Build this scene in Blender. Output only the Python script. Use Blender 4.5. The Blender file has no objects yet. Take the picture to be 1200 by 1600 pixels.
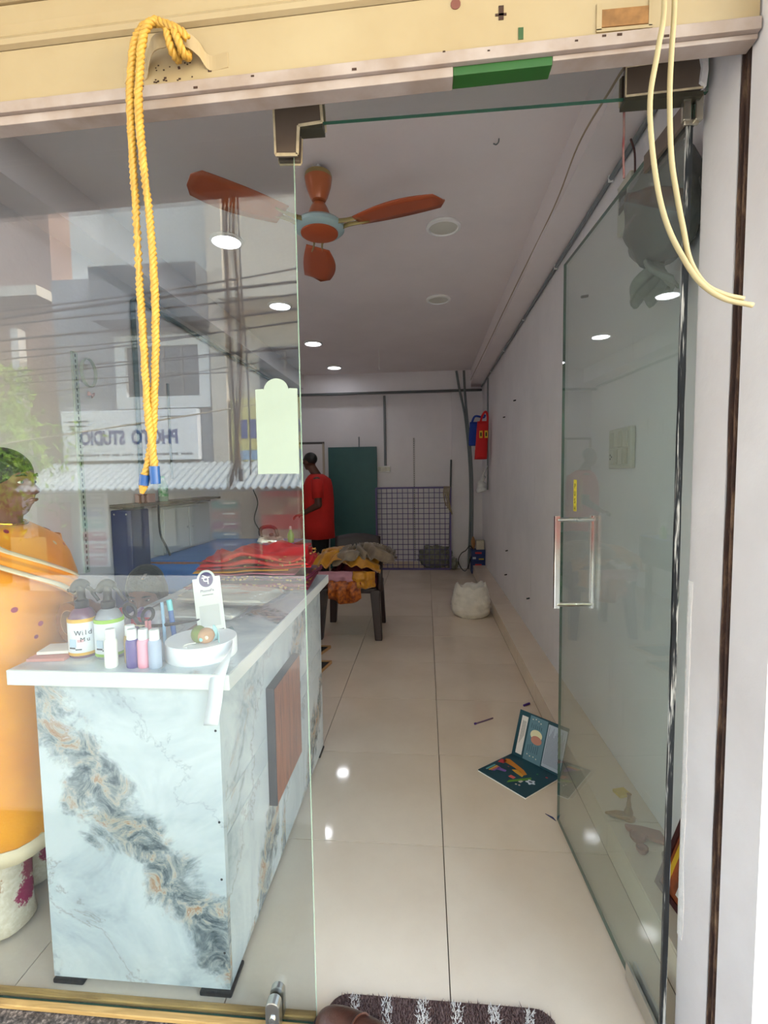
import bpy, bmesh, math, random
from mathutils import Vector, Matrix, Euler, noise

random.seed(7)
scene = bpy.context.scene
COL = scene.collection

# ------------------------------------------------------------------ camera
cam_data = bpy.data.cameras.new('camera')
cam_data.sensor_fit = 'HORIZONTAL'
cam_data.sensor_width = 36.0
cam_data.lens = 753.42 / 1200.0 * 36.0
cam_data.clip_start = 0.02
cam_data.clip_end = 300.0
cam = bpy.data.objects.new('camera', cam_data)
COL.objects.link(cam)
YAW, PITCH, ROLL = -0.0869931, -0.0726341, -0.0143333
_f = Vector((math.sin(YAW) * math.cos(PITCH), math.cos(YAW) * math.cos(PITCH), math.sin(PITCH)))
_r = Vector((math.cos(YAW), -math.sin(YAW), 0.0))
_u = _r.cross(_f)
_rr = math.cos(ROLL) * _r + math.sin(ROLL) * _u
_uu = -math.sin(ROLL) * _r + math.cos(ROLL) * _u
cam.matrix_world = Matrix(((_rr.x, _uu.x, -_f.x, 0), (_rr.y, _uu.y, -_f.y, 0), (_rr.z, _uu.z, -_f.z, 1.391329), (0, 0, 0, 1)))
scene.camera = cam

# ------------------------------------------------------------------ world, sun, exposure
world = bpy.data.worlds.new('world')
scene.world = world
world.use_nodes = True
wn = world.node_tree.nodes
wl = world.node_tree.links
wn.clear()
w_out = wn.new('ShaderNodeOutputWorld')
w_bg = wn.new('ShaderNodeBackground')
w_sky = wn.new('ShaderNodeTexSky')
w_sky.sky_type = 'NISHITA'
w_sky.sun_disc = False
w_sky.sun_elevation = math.radians(34)
w_sky.sun_rotation = math.radians(90)
w_sky.air_density = 1.6
w_sky.dust_density = 1.3
w_sky.ozone_density = 1.0
wl.new(w_sky.outputs[0], w_bg.inputs[0])
w_bg.inputs[1].default_value = 0.80
wl.new(w_bg.outputs[0], w_out.inputs[0])

sun_data = bpy.data.lights.new('sun', 'SUN')
sun_data.energy = 5.6
sun_data.angle = math.radians(0.8)
sun_data.color = (1.0, 0.975, 0.95)
sun = bpy.data.objects.new('sun', sun_data)
COL.objects.link(sun)
_sd = Vector((2.4, 0.70, 1.75)).normalized()        # towards the sun
sun.rotation_euler = (-_sd).to_track_quat('-Z', 'Y').to_euler()
sun.location = (14, 3, 12)

scene.view_settings.view_transform = 'Standard'
scene.view_settings.look = 'None'
scene.view_settings.gamma = 1.0
scene.view_settings.use_curve_mapping = False
scene.view_settings.exposure = 1.12
scene.cycles.max_bounces = 10
scene.cycles.diffuse_bounces = 5
scene.cycles.glossy_bounces = 4
scene.cycles.transparent_max_bounces = 24
scene.cycles.transmission_bounces = 6
scene.cycles.caustics_reflective = False
scene.cycles.caustics_refractive = False

GLASS_Y = 1.11

# ------------------------------------------------------------------ materials
MATS = {}


def srgb(c):
    """'#rrggbb' or 0-255 triple to linear rgba"""
    if isinstance(c, str):
        c = c.lstrip('#')
        c = [int(c[i:i + 2], 16) for i in (0, 2, 4)]
    out = []
    for v in c[:3]:
        v = v / 255.0
        out.append(v / 12.92 if v <= 0.04045 else ((v + 0.055) / 1.055) ** 2.4)
    return (out[0], out[1], out[2], 1.0)


def mat(name, col, rough=0.5, metal=0.0, var=0.0, vscale=8.0, bump=0.0, bscale=60.0, col2=None,
        spec=0.5, sheen=0.0, coat=0.0, alpha=1.0, emit=None, estr=0.0, stretch=None, trans=0.0):
    if name in MATS:
        return MATS[name]
    m = bpy.data.materials.new(name)
    m.use_nodes = True
    nt = m.node_tree
    b = nt.nodes['Principled BSDF']
    c = srgb(col)
    b.inputs['Base Color'].default_value = c
    b.inputs['Roughness'].default_value = rough
    b.inputs['Metallic'].default_value = metal
    b.inputs['Specular IOR Level'].default_value = spec
    b.inputs['Sheen Weight'].default_value = sheen
    b.inputs['Coat Weight'].default_value = coat
    b.inputs['Alpha'].default_value = alpha
    b.inputs['Transmission Weight'].default_value = trans
    if emit is not None:
        b.inputs['Emission Color'].default_value = srgb(emit)
        b.inputs['Emission Strength'].default_value = estr
    if var > 0 or bump > 0 or col2 is not None:
        tc = nt.nodes.new('ShaderNodeTexCoord')
        src = tc.outputs['Object']
        if stretch:
            mp = nt.nodes.new('ShaderNodeMapping')
            mp.inputs['Scale'].default_value = stretch
            nt.links.new(src, mp.inputs[0])
            src = mp.outputs[0]
        if var > 0 or col2 is not None:
            n = nt.nodes.new('ShaderNodeTexNoise')
            n.inputs['Scale'].default_value = vscale
            n.inputs['Detail'].default_value = 5
            nt.links.new(src, n.inputs['Vector'])
            ramp = nt.nodes.new('ShaderNodeValToRGB')
            ramp.color_ramp.elements[0].position = 0.32
            ramp.color_ramp.elements[1].position = 0.68
            if col2 is not None:
                a2 = srgb(col2)
                ramp.color_ramp.elements[0].color = a2
                ramp.color_ramp.elements[1].color = c
            else:
                ramp.color_ramp.elements[0].color = tuple(max(0, x * (1 - var)) for x in c[:3]) + (1,)
                ramp.color_ramp.elements[1].color = tuple(min(1, x * (1 + var * 0.6)) for x in c[:3]) + (1,)
            nt.links.new(n.outputs['Fac'], ramp.inputs[0])
            nt.links.new(ramp.outputs[0], b.inputs['Base Color'])
        if bump > 0:
            n2 = nt.nodes.new('ShaderNodeTexNoise')
            n2.inputs['Scale'].default_value = bscale
            n2.inputs['Detail'].default_value = 4
            nt.links.new(src, n2.inputs['Vector'])
            bp = nt.nodes.new('ShaderNodeBump')
            bp.inputs['Strength'].default_value = bump
            bp.inputs['Distance'].default_value = 0.01
            nt.links.new(n2.outputs['Fac'], bp.inputs['Height'])
            nt.links.new(bp.outputs[0], b.inputs['Normal'])
    MATS[name] = m
    return m


def glass_mat(name, tint, r0, rough=0.0, film=None, film_fac=0.0):
    """thin sheet of glass: straight-through tint plus Schlick mirror reflection on each face"""
    m = bpy.data.materials.new(name)
    m.use_nodes = True
    nt = m.node_tree
    nt.nodes.clear()
    out = nt.nodes.new('ShaderNodeOutputMaterial')
    tr = nt.nodes.new('ShaderNodeBsdfTransparent')
    tr.inputs[0].default_value = srgb(tint)
    gl = nt.nodes.new('ShaderNodeBsdfGlossy')
    gl.inputs['Roughness'].default_value = rough
    geo = nt.nodes.new('ShaderNodeNewGeometry')
    dot = nt.nodes.new('ShaderNodeVectorMath'); dot.operation = 'DOT_PRODUCT'
    nt.links.new(geo.outputs['Normal'], dot.inputs[0])
    nt.links.new(geo.outputs['Incoming'], dot.inputs[1])
    ab = nt.nodes.new('ShaderNodeMath'); ab.operation = 'ABSOLUTE'
    nt.links.new(dot.outputs['Value'], ab.inputs[0])
    om = nt.nodes.new('ShaderNodeMath'); om.operation = 'SUBTRACT'; om.inputs[0].default_value = 1.0
    nt.links.new(ab.outputs[0], om.inputs[1])
    pw = nt.nodes.new('ShaderNodeMath'); pw.operation = 'POWER'; pw.inputs[1].default_value = 5.0
    nt.links.new(om.outputs[0], pw.inputs[0])
    ma = nt.nodes.new('ShaderNodeMath'); ma.operation = 'MULTIPLY_ADD'
    ma.inputs[1].default_value = 1 - r0; ma.inputs[2].default_value = r0
    nt.links.new(pw.outputs[0], ma.inputs[0])
    mx = nt.nodes.new('ShaderNodeMixShader')
    nt.links.new(ma.outputs[0], mx.inputs[0])
    base = tr.outputs[0]
    if film is not None:
        df = nt.nodes.new('ShaderNodeBsdfDiffuse')
        df.inputs[0].default_value = srgb(film)
        fm = nt.nodes.new('ShaderNodeMixShader')
        fm.inputs[0].default_value = film_fac
        nt.links.new(tr.outputs[0], fm.inputs[1])
        nt.links.new(df.outputs[0], fm.inputs[2])
        base = fm.outputs[0]
    nt.links.new(base, mx.inputs[1])
    nt.links.new(gl.outputs[0], mx.inputs[2])
    nt.links.new(mx.outputs[0], out.inputs[0])
    MATS[name] = m
    return m


# ------------------------------------------------------------------ mesh builder
class MB:
    def __init__(self):
        self.v = []; self.f = []; self.mi = []

    def add(self, vs, fs, mi=0):
        o = len(self.v)
        self.v += [Vector(p) for p in vs]
        self.f += [[i + o for i in q] for q in fs]
        self.mi += [mi] * len(fs)
        return self

    def box(self, x0, x1, y0, y1, z0, z1, mi=0):
        vs = [(x0, y0, z0), (x1, y0, z0), (x1, y1, z0), (x0, y1, z0), (x0, y0, z1), (x1, y0, z1), (x1, y1, z1), (x0, y1, z1)]
        fs = [(3, 2, 1, 0), (4, 5, 6, 7), (0, 1, 5, 4), (1, 2, 6, 5), (2, 3, 7, 6), (3, 0, 4, 7)]
        return self.add(vs, fs, mi)

    def obox(self, c, s, rot=None, mi=0):
        R = rot if rot is not None else Matrix.Identity(3)
        c = Vector(c)
        h = Vector(s) * 0.5
        vs = [c + R @ Vector((sx * h.x, sy * h.y, sz * h.z)) for sz in (-1, 1) for sx, sy in ((-1, -1), (1, -1), (1, 1), (-1, 1))]
        fs = [(3, 2, 1, 0), (4, 5, 6, 7), (0, 1, 5, 4), (1, 2, 6, 5), (2, 3, 7, 6), (3, 0, 4, 7)]
        return self.add(vs, fs, mi)

    def beam(self, p0, p1, w, h, up=(0, 0, 1), mi=0):
        p0 = Vector(p0); p1 = Vector(p1)
        d = (p1 - p0)
        L = d.length
        d.normalize()
        u = Vector(up)
        s = d.cross(u)
        if s.length < 1e-4:
            u = Vector((0, 1, 0)); s = d.cross(u)
        s.normalize(); u = s.cross(d)
        R = Matrix((s, d, u)).transposed()
        return self.obox((p0 + p1) / 2, (w, L, h), R, mi)

    def cyl(self, p0, p1, r0, r1=None, n=16, mi=0, caps=True):
        return self.tube([p0, p1], [r0, r0 if r1 is None else r1], n, caps=caps, mi=mi)

    def tube(self, pts, r, n=8, caps=True, closed=False, mi=0, flat=1.0):
        pts = [Vector(p) for p in pts]
        N = len(pts)
        rs = r if isinstance(r, (list, tuple)) else [r] * N
        t0 = (pts[1] - pts[0]).normalized()
        a = Vector((0, 0, 1)) if abs(t0.z) < 0.9 else Vector((1, 0, 0))
        nrm = (a - a.dot(t0) * t0).normalized()
        vs = []
        prev = t0
        for i in range(N):
            if closed:
                t = (pts[(i + 1) % N] - pts[i - 1]).normalized()
            elif i == 0:
                t = t0
            elif i == N - 1:
                t = (pts[i] - pts[i - 1]).normalized()
            else:
                t = (pts[i + 1] - pts[i - 1])
                t = t.normalized() if t.length > 1e-9 else prev
            q = prev.rotation_difference(t)
            nrm = q @ nrm
            nrm = (nrm - nrm.dot(t) * t).normalized()
            bn = t.cross(nrm)
            prev = t
            for k in range(n):
                an = 2 * math.pi * k / n
                vs.append(pts[i] + rs[i] * (math.cos(an) * nrm + flat * math.sin(an) * bn))
        fs = []
        rng = N if closed else N - 1
        for i in range(rng):
            j = (i + 1) % N
            for k in range(n):
                l = (k + 1) % n
                fs.append((i * n + k, i * n + l, j * n + l, j * n + k))
        if caps and not closed:
            fs.append(tuple(range(n - 1, -1, -1)))
            fs.append(tuple((N - 1) * n + k for k in range(n)))
        return self.add(vs, fs, mi)

    def lathe(self, prof, c=(0, 0, 0), n=24, mi=0, rot=None, sx=1.0, sy=1.0):
        c = Vector(c)
        R = rot if rot is not None else Matrix.Identity(3)
        vs = []
        for (r, z) in prof:
            for k in range(n):
                an = 2 * math.pi * k / n
                vs.append(c + R @ Vector((sx * r * math.cos(an), sy * r * math.sin(an), z)))
        fs = []
        for i in range(len(prof) - 1):
            for k in range(n):
                l = (k + 1) % n
                fs.append((i * n + k, i * n + l, (i + 1) * n + l, (i + 1) * n + k))
        if prof[0][0] > 1e-6:
            fs.append(tuple(range(n - 1, -1, -1)))
        if prof[-1][0] > 1e-6:
            fs.append(tuple((len(prof) - 1) * n + k for k in range(n)))
        return self.add(vs, fs, mi)

    def ell(self, c, r, n=16, m=10, rot=None, mi=0):
        if not isinstance(r, (tuple, list)):
            r = (r, r, r)
        c = Vector(c)
        R = rot if rot is not None else Matrix.Identity(3)
        vs = [c + R @ Vector((0, 0, -r[2]))]
        for i in range(1, m):
            ph = -math.pi / 2 + math.pi * i / m
            for k in range(n):
                an = 2 * math.pi * k / n
                vs.append(c + R @ Vector((r[0] * math.cos(ph) * math.cos(an), r[1] * math.cos(ph) * math.sin(an), r[2] * math.sin(ph))))
        vs.append(c + R @ Vector((0, 0, r[2])))
        fs = []
        for k in range(n):
            fs.append((0, 1 + (k + 1) % n, 1 + k))
        for i in range(m - 2):
            for k in range(n):
                a = 1 + i * n + k; b = 1 + i * n + (k + 1) % n
                fs.append((a, b, b + n, a + n))
        top = len(vs) - 1
        for k in range(n):
            fs.append((1 + (m - 2) * n + k, 1 + (m - 2) * n + (k + 1) % n, top))
        return self.add(vs, fs, mi)

    def capsule(self, p0, p1, r0, r1, n=12, mi=0):
        p0 = Vector(p0); p1 = Vector(p1)
        self.tube([p0, p1], [r0, r1], n, mi=mi)
        self.ell(p0, r0, n, 8, mi=mi)
        self.ell(p1, r1, n, 8, mi=mi)
        return self

    def grid(self, fn, nu, nv, mi=0):
        vs = [fn(i / nu, j / nv) for j in range(nv + 1) for i in range(nu + 1)]
        fs = [(j * (nu + 1) + i, j * (nu + 1) + i + 1, (j + 1) * (nu + 1) + i + 1, (j + 1) * (nu + 1) + i) for j in range(nv) for i in range(nu)]
        return self.add(vs, fs, mi)

    def prism(self, poly, fn, d0, d1, mi=0):
        """poly: 2-D outline; fn(a, b, d) -> 3-D point; extruded from d0 to d1"""
        n = len(poly)
        vs = [fn(a, b, d0) for a, b in poly] + [fn(a, b, d1) for a, b in poly]
        fs = [tuple(range(n - 1, -1, -1)), tuple(range(n, 2 * n))]
        for i in range(n):
            j = (i + 1) % n
            fs.append((i, j, n + j, n + i))
        return self.add(vs, fs, mi)

    def loft(self, rings, caps=True, mi=0):
        n = len(rings[0])
        vs = [p for r in rings for p in r]
        fs = []
        for i in range(len(rings) - 1):
            for k in range(n):
                l = (k + 1) % n
                fs.append((i * n + k, i * n + l, (i + 1) * n + l, (i + 1) * n + k))
        if caps:
            fs.append(tuple(range(n - 1, -1, -1)))
            fs.append(tuple((len(rings) - 1) * n + k for k in range(n)))
        return self.add(vs, fs, mi)

    def xf(self, M):
        self.v = [M @ p for p in self.v]
        return self

    def mesh(self, name, mats, fix=True):
        me = bpy.data.meshes.new(name)
        me.from_pydata([tuple(p) for p in self.v], [], self.f)
        for m in (mats if isinstance(mats, (list, tuple)) else [mats]):
            me.materials.append(m)
        me.polygons.foreach_set('material_index', self.mi)
        if fix:
            bm = bmesh.new(); bm.from_mesh(me)
            bmesh.ops.recalc_face_normals(bm, faces=bm.faces)
            bm.to_mesh(me); bm.free()
        me.update()
        return me

    def build(self, name, mats, parent=None, smooth=False, bevel=0.0, sub=0, solid=0.0, remesh=0.0, sm_it=0, fix=True, bseg=2):
        lo = Vector([min(p[i] for p in self.v) for i in range(3)])
        hi = Vector([max(p[i] for p in self.v) for i in range(3)])
        c = Vector(((lo.x + hi.x) / 2, (lo.y + hi.y) / 2, lo.z))
        self.v = [p - c for p in self.v]
        me = self.mesh(name, mats, fix)
        o = bpy.data.objects.new(name, me)
        COL.objects.link(o)
        o['_w'] = tuple(c)
        if parent is not None:
            o.parent = parent
            o.location = c - Vector(parent['_w'])
        else:
            o.location = c
        if remesh > 0:
            md = o.modifiers.new('remesh', 'REMESH'); md.mode = 'VOXEL'; md.voxel_size = remesh; md.use_smooth_shade = True
        if sm_it:
            md = o.modifiers.new('smooth', 'SMOOTH'); md.iterations = sm_it; md.factor = 0.5
        if solid:
            md = o.modifiers.new('solid', 'SOLIDIFY'); md.thickness = solid; md.offset = 0
        if bevel:
            md = o.modifiers.new('bevel', 'BEVEL'); md.width = bevel; md.segments = bseg; md.limit_method = 'ANGLE'
            md.angle_limit = math.radians(40)
        if sub:
            md = o.modifiers.new('sub', 'SUBSURF'); md.levels = sub; md.render_levels = sub
        if smooth:
            me.polygons.foreach_set('use_smooth', [True] * len(me.polygons))
            if smooth == 'auto':
                try:
                    me.set_sharp_from_angle(angle=math.radians(38))
                except Exception:
                    pass
        return o


def tag(o, label, cat=None, group=None, kind=None):
    o['label'] = label
    if cat: o['category'] = cat
    if group: o['group'] = group
    if kind: o['kind'] = kind
    return o


def thing(name, label, cat, loc=(0, 0, 0), group=None, kind=None):
    o = bpy.data.objects.new(name, None)
    o.empty_display_size = 0.05
    COL.objects.link(o)
    o.location = loc
    o['_w'] = tuple(loc)
    return tag(o, label, cat, group, kind)


def dup(root, dloc=None, loc=None, label=None, rotz=None):
    """copy of a thing with copies of its parts and sub-parts"""
    r = root.copy(); COL.objects.link(r)
    if loc is not None: r.location = loc
    elif dloc is not None: r.location = root.location + Vector(dloc)
    if rotz is not None: r.rotation_euler = (0, 0, rotz)
    r['_w'] = tuple(r.location)
    if label: r['label'] = label
    for ch in list(root.children):
        c = ch.copy(); COL.objects.link(c); c.parent = r
        for g in list(ch.children):
            d = g.copy(); COL.objects.link(d); d.parent = c
    return r


def text(name, body, size, material, M, parent=None, depth=0.0008, align='LEFT', xs=1.0, label=None, bold=0.0):
    """flat lettering: text laid in its local XY plane, placed by matrix M"""
    cu = bpy.data.curves.new(name, 'FONT')
    cu.body = body; cu.size = size; cu.extrude = depth; cu.align_x = align; cu.resolution_u = 3; cu.offset = bold
    tmp = bpy.data.objects.new(name + '_t', cu)
    COL.objects.link(tmp)
    dg = bpy.context.evaluated_depsgraph_get()
    me = bpy.data.meshes.new_from_object(tmp.evaluated_get(dg))
    bpy.data.objects.remove(tmp)
    bpy.data.curves.remove(cu)
    mb = MB()
    mb.v = [M @ Vector((p.co.x * xs, p.co.y, p.co.z)) for p in me.vertices]
    mb.f = [list(p.vertices) for p in me.polygons]
    mb.mi = [0] * len(mb.f)
    bpy.data.meshes.remove(me)
    o = mb.build(name, material, parent, fix=False)
    if label: o['label'] = label
    return o


def frame(o, xdir, ydir):
    x = Vector(xdir).normalized(); y = Vector(ydir)
    y = (y - y.dot(x) * x).normalized(); z = x.cross(y)
    return Matrix(((x.x, y.x, z.x, o[0]), (x.y, y.y, z.y, o[1]), (x.z, y.z, z.z, o[2]), (0, 0, 0, 1)))


def spline(pts, k=8):
    """Catmull-Rom through points"""
    P = [Vector(p) for p in pts]
    P = [2 * P[0] - P[1]] + P + [2 * P[-1] - P[-2]]
    out = []
    for i in range(1, len(P) - 2):
        for j in range(k):
            t = j / k
            a, b, c, d = P[i - 1], P[i], P[i + 1], P[i + 2]
            out.append(0.5 * ((2 * b) + (c - a) * t + (2 * a - 5 * b + 4 * c - d) * t * t + (3 * b - a - 3 * c + d) * t ** 3))
    out.append(P[-2])
    return out


def nz(x, y, z=0.0, s=1.0):
    return noise.noise(Vector((x * s, y * s, z * s)))

# ------------------------------------------------------------------ special materials
def nodes(name):
    m = bpy.data.materials.new(name)
    m.use_nodes = True
    MATS[name] = m
    return m, m.node_tree, m.node_tree.nodes['Principled BSDF']


def ramp(nt, src, stops):
    r = nt.nodes.new('ShaderNodeValToRGB')
    e = r.color_ramp.elements
    e[0].position = stops[0][0]; e[0].color = srgb(stops[0][1])
    e[1].position = stops[-1][0]; e[1].color = srgb(stops[-1][1])
    for p, c in stops[1:-1]:
        x = e.new(p); x.color = srgb(c)
    nt.links.new(src, r.inputs[0])
    return r.outputs[0]


def mixc(nt, fac, a, b):
    mx = nt.nodes.new('ShaderNodeMix'); mx.data_type = 'RGBA'
    if hasattr(fac, 'links'): nt.links.new(fac, mx.inputs[0])
    else: mx.inputs[0].default_value = fac
    for s, i in ((a, 6), (b, 7)):
        if hasattr(s, 'links'): nt.links.new(s, mx.inputs[i])
        else: mx.inputs[i].default_value = srgb(s)
    return mx.outputs[2]


def tex_noise(nt, vec, scale, detail=6, rough=0.55, dist=0.0):
    n = nt.nodes.new('ShaderNodeTexNoise')
    n.inputs['Scale'].default_value = scale
    n.inputs['Detail'].default_value = detail
    n.inputs['Roughness'].default_value = rough
    n.inputs['Distortion'].default_value = dist
    nt.links.new(vec, n.inputs['Vector'])
    return n.outputs['Fac']


def mapping(nt, loc=(0, 0, 0), rot=(0, 0, 0), scale=(1, 1, 1), coord='Object'):
    tc = nt.nodes.new('ShaderNodeTexCoord')
    mp = nt.nodes.new('ShaderNodeMapping')
    mp.inputs['Location'].default_value = loc
    mp.inputs['Rotation'].default_value = rot
    mp.inputs['Scale'].default_value = scale
    nt.links.new(tc.outputs[coord], mp.inputs[0])
    return mp.outputs[0]


def marble(name, nrm, c0, width=.085, seed=(0, 0, 0)):
    """printed marble: cloudy pale ground, one broken mineral band across n.p = c0, thin rusty veins"""
    m, nt, b = nodes(name)
    v = mapping(nt, seed)
    v0 = mapping(nt)
    base = ramp(nt, tex_noise(nt, v, 3.2, 8, .62, .8), [(.30, '#97a3aa'), (.42, '#bdc7cc'), (.55, '#d0d8db'), (.8, '#dbdfe0')])
    dt = nt.nodes.new('ShaderNodeVectorMath'); dt.operation = 'DOT_PRODUCT'; dt.inputs[1].default_value = nrm
    nt.links.new(v0, dt.inputs[0])
    def dist(scale, amp, off):
        n = tex_noise(nt, v, scale, 7, .68, .5)
        q = nt.nodes.new('ShaderNodeMath'); q.operation = 'MULTIPLY_ADD'; q.inputs[1].default_value = amp; q.inputs[2].default_value = -amp * .5 - off
        nt.links.new(n, q.inputs[0])
        w = nt.nodes.new('ShaderNodeMath'); w.operation = 'ADD'
        nt.links.new(q.outputs[0], w.inputs[0]); nt.links.new(dt.outputs['Value'], w.inputs[1])
        ab = nt.nodes.new('ShaderNodeMath'); ab.operation = 'ABSOLUTE'; nt.links.new(w.outputs[0], ab.inputs[0])
        return ab.outputs[0]
    W = width
    mineral = ramp(nt, tex_noise(nt, v, 13, 8, .72, 1.2), [(.30, '#1f2a2f'), (.42, '#4c5a62'), (.50, '#8d9496'), (.56, '#b9b2a4'), (.63, '#a3744c'), (.72, '#d3d6d4')])
    f1 = ramp(nt, dist(4.5, .42, c0), [(0, '#ffffff'), (W * .6, '#e0e0e0'), (W, '#303030'), (W * 1.5, '#000000')])
    c = mixc(nt, f1, base, mineral)
    f2 = ramp(nt, dist(3.0, .9, c0 - .30), [(0, '#b0b0b0'), (.008, '#505050'), (.02, '#000000')])
    c = mixc(nt, f2, c, '#7d6a58')
    f3 = ramp(nt, dist(2.5, .8, c0 + .22), [(0, '#a0a0a0'), (.006, '#404040'), (.018, '#000000')])
    c = mixc(nt, f3, c, '#6f7478')
    f4 = ramp(nt, dist(5.5, .6, c0 - .48), [(0, '#c0c0c0'), (.03, '#606060'), (.06, '#000000')])
    c = mixc(nt, f4, c, mineral)
    nt.links.new(c, b.inputs['Base Color'])
    b.inputs['Roughness'].default_value = .22
    b.inputs['Coat Weight'].default_value = .3
    return m


M_MARBLE_FRONT = marble('marble_laminate_front', (.796, 0, .605), .264)
M_MARBLE_SIDE = marble('marble_laminate_side', (0, .80, -.60), .02, .07, (3, 1, 2))

# glazed floor tile
m, nt, b = nodes('floor_tile')
v = mapping(nt)
c = ramp(nt, tex_noise(nt, v, 2.2, 6, .6), [(.3, '#d6c4af'), (.7, '#e2d2be')])
sp = ramp(nt, tex_noise(nt, v, 140, 3, .7), [(.60, '#000000'), (.72, '#5a5a5a')])
c = mixc(nt, sp, c, '#a8977f')
nt.links.new(c, b.inputs['Base Color'])
b.inputs['Roughness'].default_value = .06
b.inputs['Specular IOR Level'].default_value = .55
M_TILE = m

# painted plaster
def plaster(name, base, dirty, streak=False):
    m, nt, b = nodes(name)
    v = mapping(nt)
    c = ramp(nt, tex_noise(nt, v, 1.3, 6, .6), [(.3, dirty), (.6, base)])
    if streak:
        v2 = mapping(nt, scale=(14, 14, 1.6))
        f = ramp(nt, tex_noise(nt, v2, 1.6, 5, .65), [(.62, '#000000'), (.78, '#8a8a8a')])
        c = mixc(nt, f, c, '#8c8c8e')
    nt.links.new(c, b.inputs['Base Color'])
    b.inputs['Roughness'].default_value = .62
    bp = nt.nodes.new('ShaderNodeBump'); bp.inputs['Strength'].default_value = .12; bp.inputs['Distance'].default_value = .01
    nt.links.new(tex_noise(nt, v, 28, 4), bp.inputs['Height'])
    nt.links.new(bp.outputs[0], b.inputs['Normal'])
    return m


M_WALL = plaster('wall_paint', '#e9e5e7', '#dfdbde')
M_WALL_R = plaster('wall_paint_scuffed', '#e8e5e6', '#dcd9db', True)
M_CEIL = plaster('ceiling_paint', '#ebe2e1', '#e3dad9')
M_JAMB = plaster('jamb_paint', '#cfcacb', '#bdb6b5', False)
M_OUT = plaster('outer_wall_paint', '#e2dfda', '#d0ccc4')

# speckled dark granite
m, nt, b = nodes('granite')
v = mapping(nt)
c = ramp(nt, tex_noise(nt, v, 90, 5, .75), [(.36, '#1d1b1b'), (.5, '#4c4542'), (.62, '#8d8178'), (.7, '#b4aaa0')])
nt.links.new(c, b.inputs['Base Color'])
b.inputs['Roughness'].default_value = .45
M_GRANITE = m

# road / pavement
m, nt, b = nodes('street_concrete')
v = mapping(nt)
c = ramp(nt, tex_noise(nt, v, 1.1, 8, .7), [(.3, '#98938d'), (.7, '#b7b1a9')])
nt.links.new(c, b.inputs['Base Color'])
b.inputs['Roughness'].default_value = .85
M_STREET = m

# wood grain
def wood(name, dark, light, scale=(6, 6, 60), rough=.4):
    m, nt, b = nodes(name)
    v = mapping(nt, scale=scale)
    c = ramp(nt, tex_noise(nt, v, 1.5, 6, .6, .8), [(.3, dark), (.7, light)])
    nt.links.new(c, b.inputs['Base Color'])
    b.inputs['Roughness'].default_value = rough
    return m


M_WOOD = wood('walnut_laminate', '#6a3410', '#a35a28', (30, 30, 3))
M_WOODSTRIP = wood('wood_strip', '#8a6a3c', '#c29d62', (4, 50, 50), .5)
M_CARDBOARD = mat('cardboard', '#b08455', .8, var=.15)
M_GROUT = mat('grout', '#7d7063', .9)
M_BLACK = mat('black_plastic', '#141416', .38)
M_BLACKM = mat('black_matte', '#17181a', .7)
M_STEEL = mat('brushed_steel', '#c9c8c2', .28, 1.0, var=.08, vscale=20)
M_CHROME = mat('chrome', '#dcdcd8', .12, 1.0)
M_PATCH = mat('bronze_steel_patch', '#6b5d52', .42, .25, var=.1, vscale=12)
M_PATCH_EDGE = mat('patch_edge_masking', '#c4b393', .7, var=.25, vscale=40)
M_PVC = mat('grey_pvc', '#7d8284', .5)
M_PVC_D = mat('dark_grey_pvc', '#5d6263', .5)
M_WHITEP = mat('white_plastic', '#e9e8e4', .35)
M_OFFWHITE = mat('aged_white_plastic', '#c9c6b6', .45)
M_WHITE = mat('white_laminate', '#e0e0dd', .3)
M_PAPER = mat('white_paper', '#f3f3ef', .8)
M_INK = mat('black_ink', '#1c1c20', .7)

GLASS = glass_mat('shop_glass', '#f1f4f4', .062)
GLASS_D = glass_mat('door_glass', '#f2f7f5', .058, film='#c4cccb', film_fac=.06)
M_GEDGE = mat('green_glass_edge', '#2f5a49', .15, spec=.8, var=.3, vscale=6)
M_GEDGE_L = mat('pale_glass_edge', '#a9c9b6', .15, spec=.8)

WL, WR, YB, ZC = -1.98, 0.835, 7.30, 2.90

# ------------------------------------------------------------------ shop shell
fl = MB().box(WL, WR, 1.135, YB, -.06, -.014).build('floor', M_GROUT)
tag(fl, 'glossy beige square floor tiles running back into the shop', 'floor', kind='structure')
xs = [WL, -1.745, -1.145, -.545, .055, .655]
ys = [1.132 + .6 * k for k in range(11)] + [YB]
g = .0016
tile_meshes = {}
for i in range(5):
    for j in range(11):
        w = round(xs[i + 1] - xs[i], 3); d = round(ys[j + 1] - ys[j], 3)
        key = (w, d)
        if key not in tile_meshes:
            mb = MB().box(-w / 2 + g, w / 2 - g, -d / 2 + g, d / 2 - g, -.014, 0)
            tile_meshes[key] = mb.mesh('floor_tile', M_TILE)
        o = bpy.data.objects.new('floor_tile', tile_meshes[key])
        COL.objects.link(o); o.parent = fl
        o.location = Vector(((xs[i] + xs[i + 1]) / 2, (ys[j] + ys[j + 1]) / 2, random.uniform(-.0004, .0004))) - Vector(fl['_w'])

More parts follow.
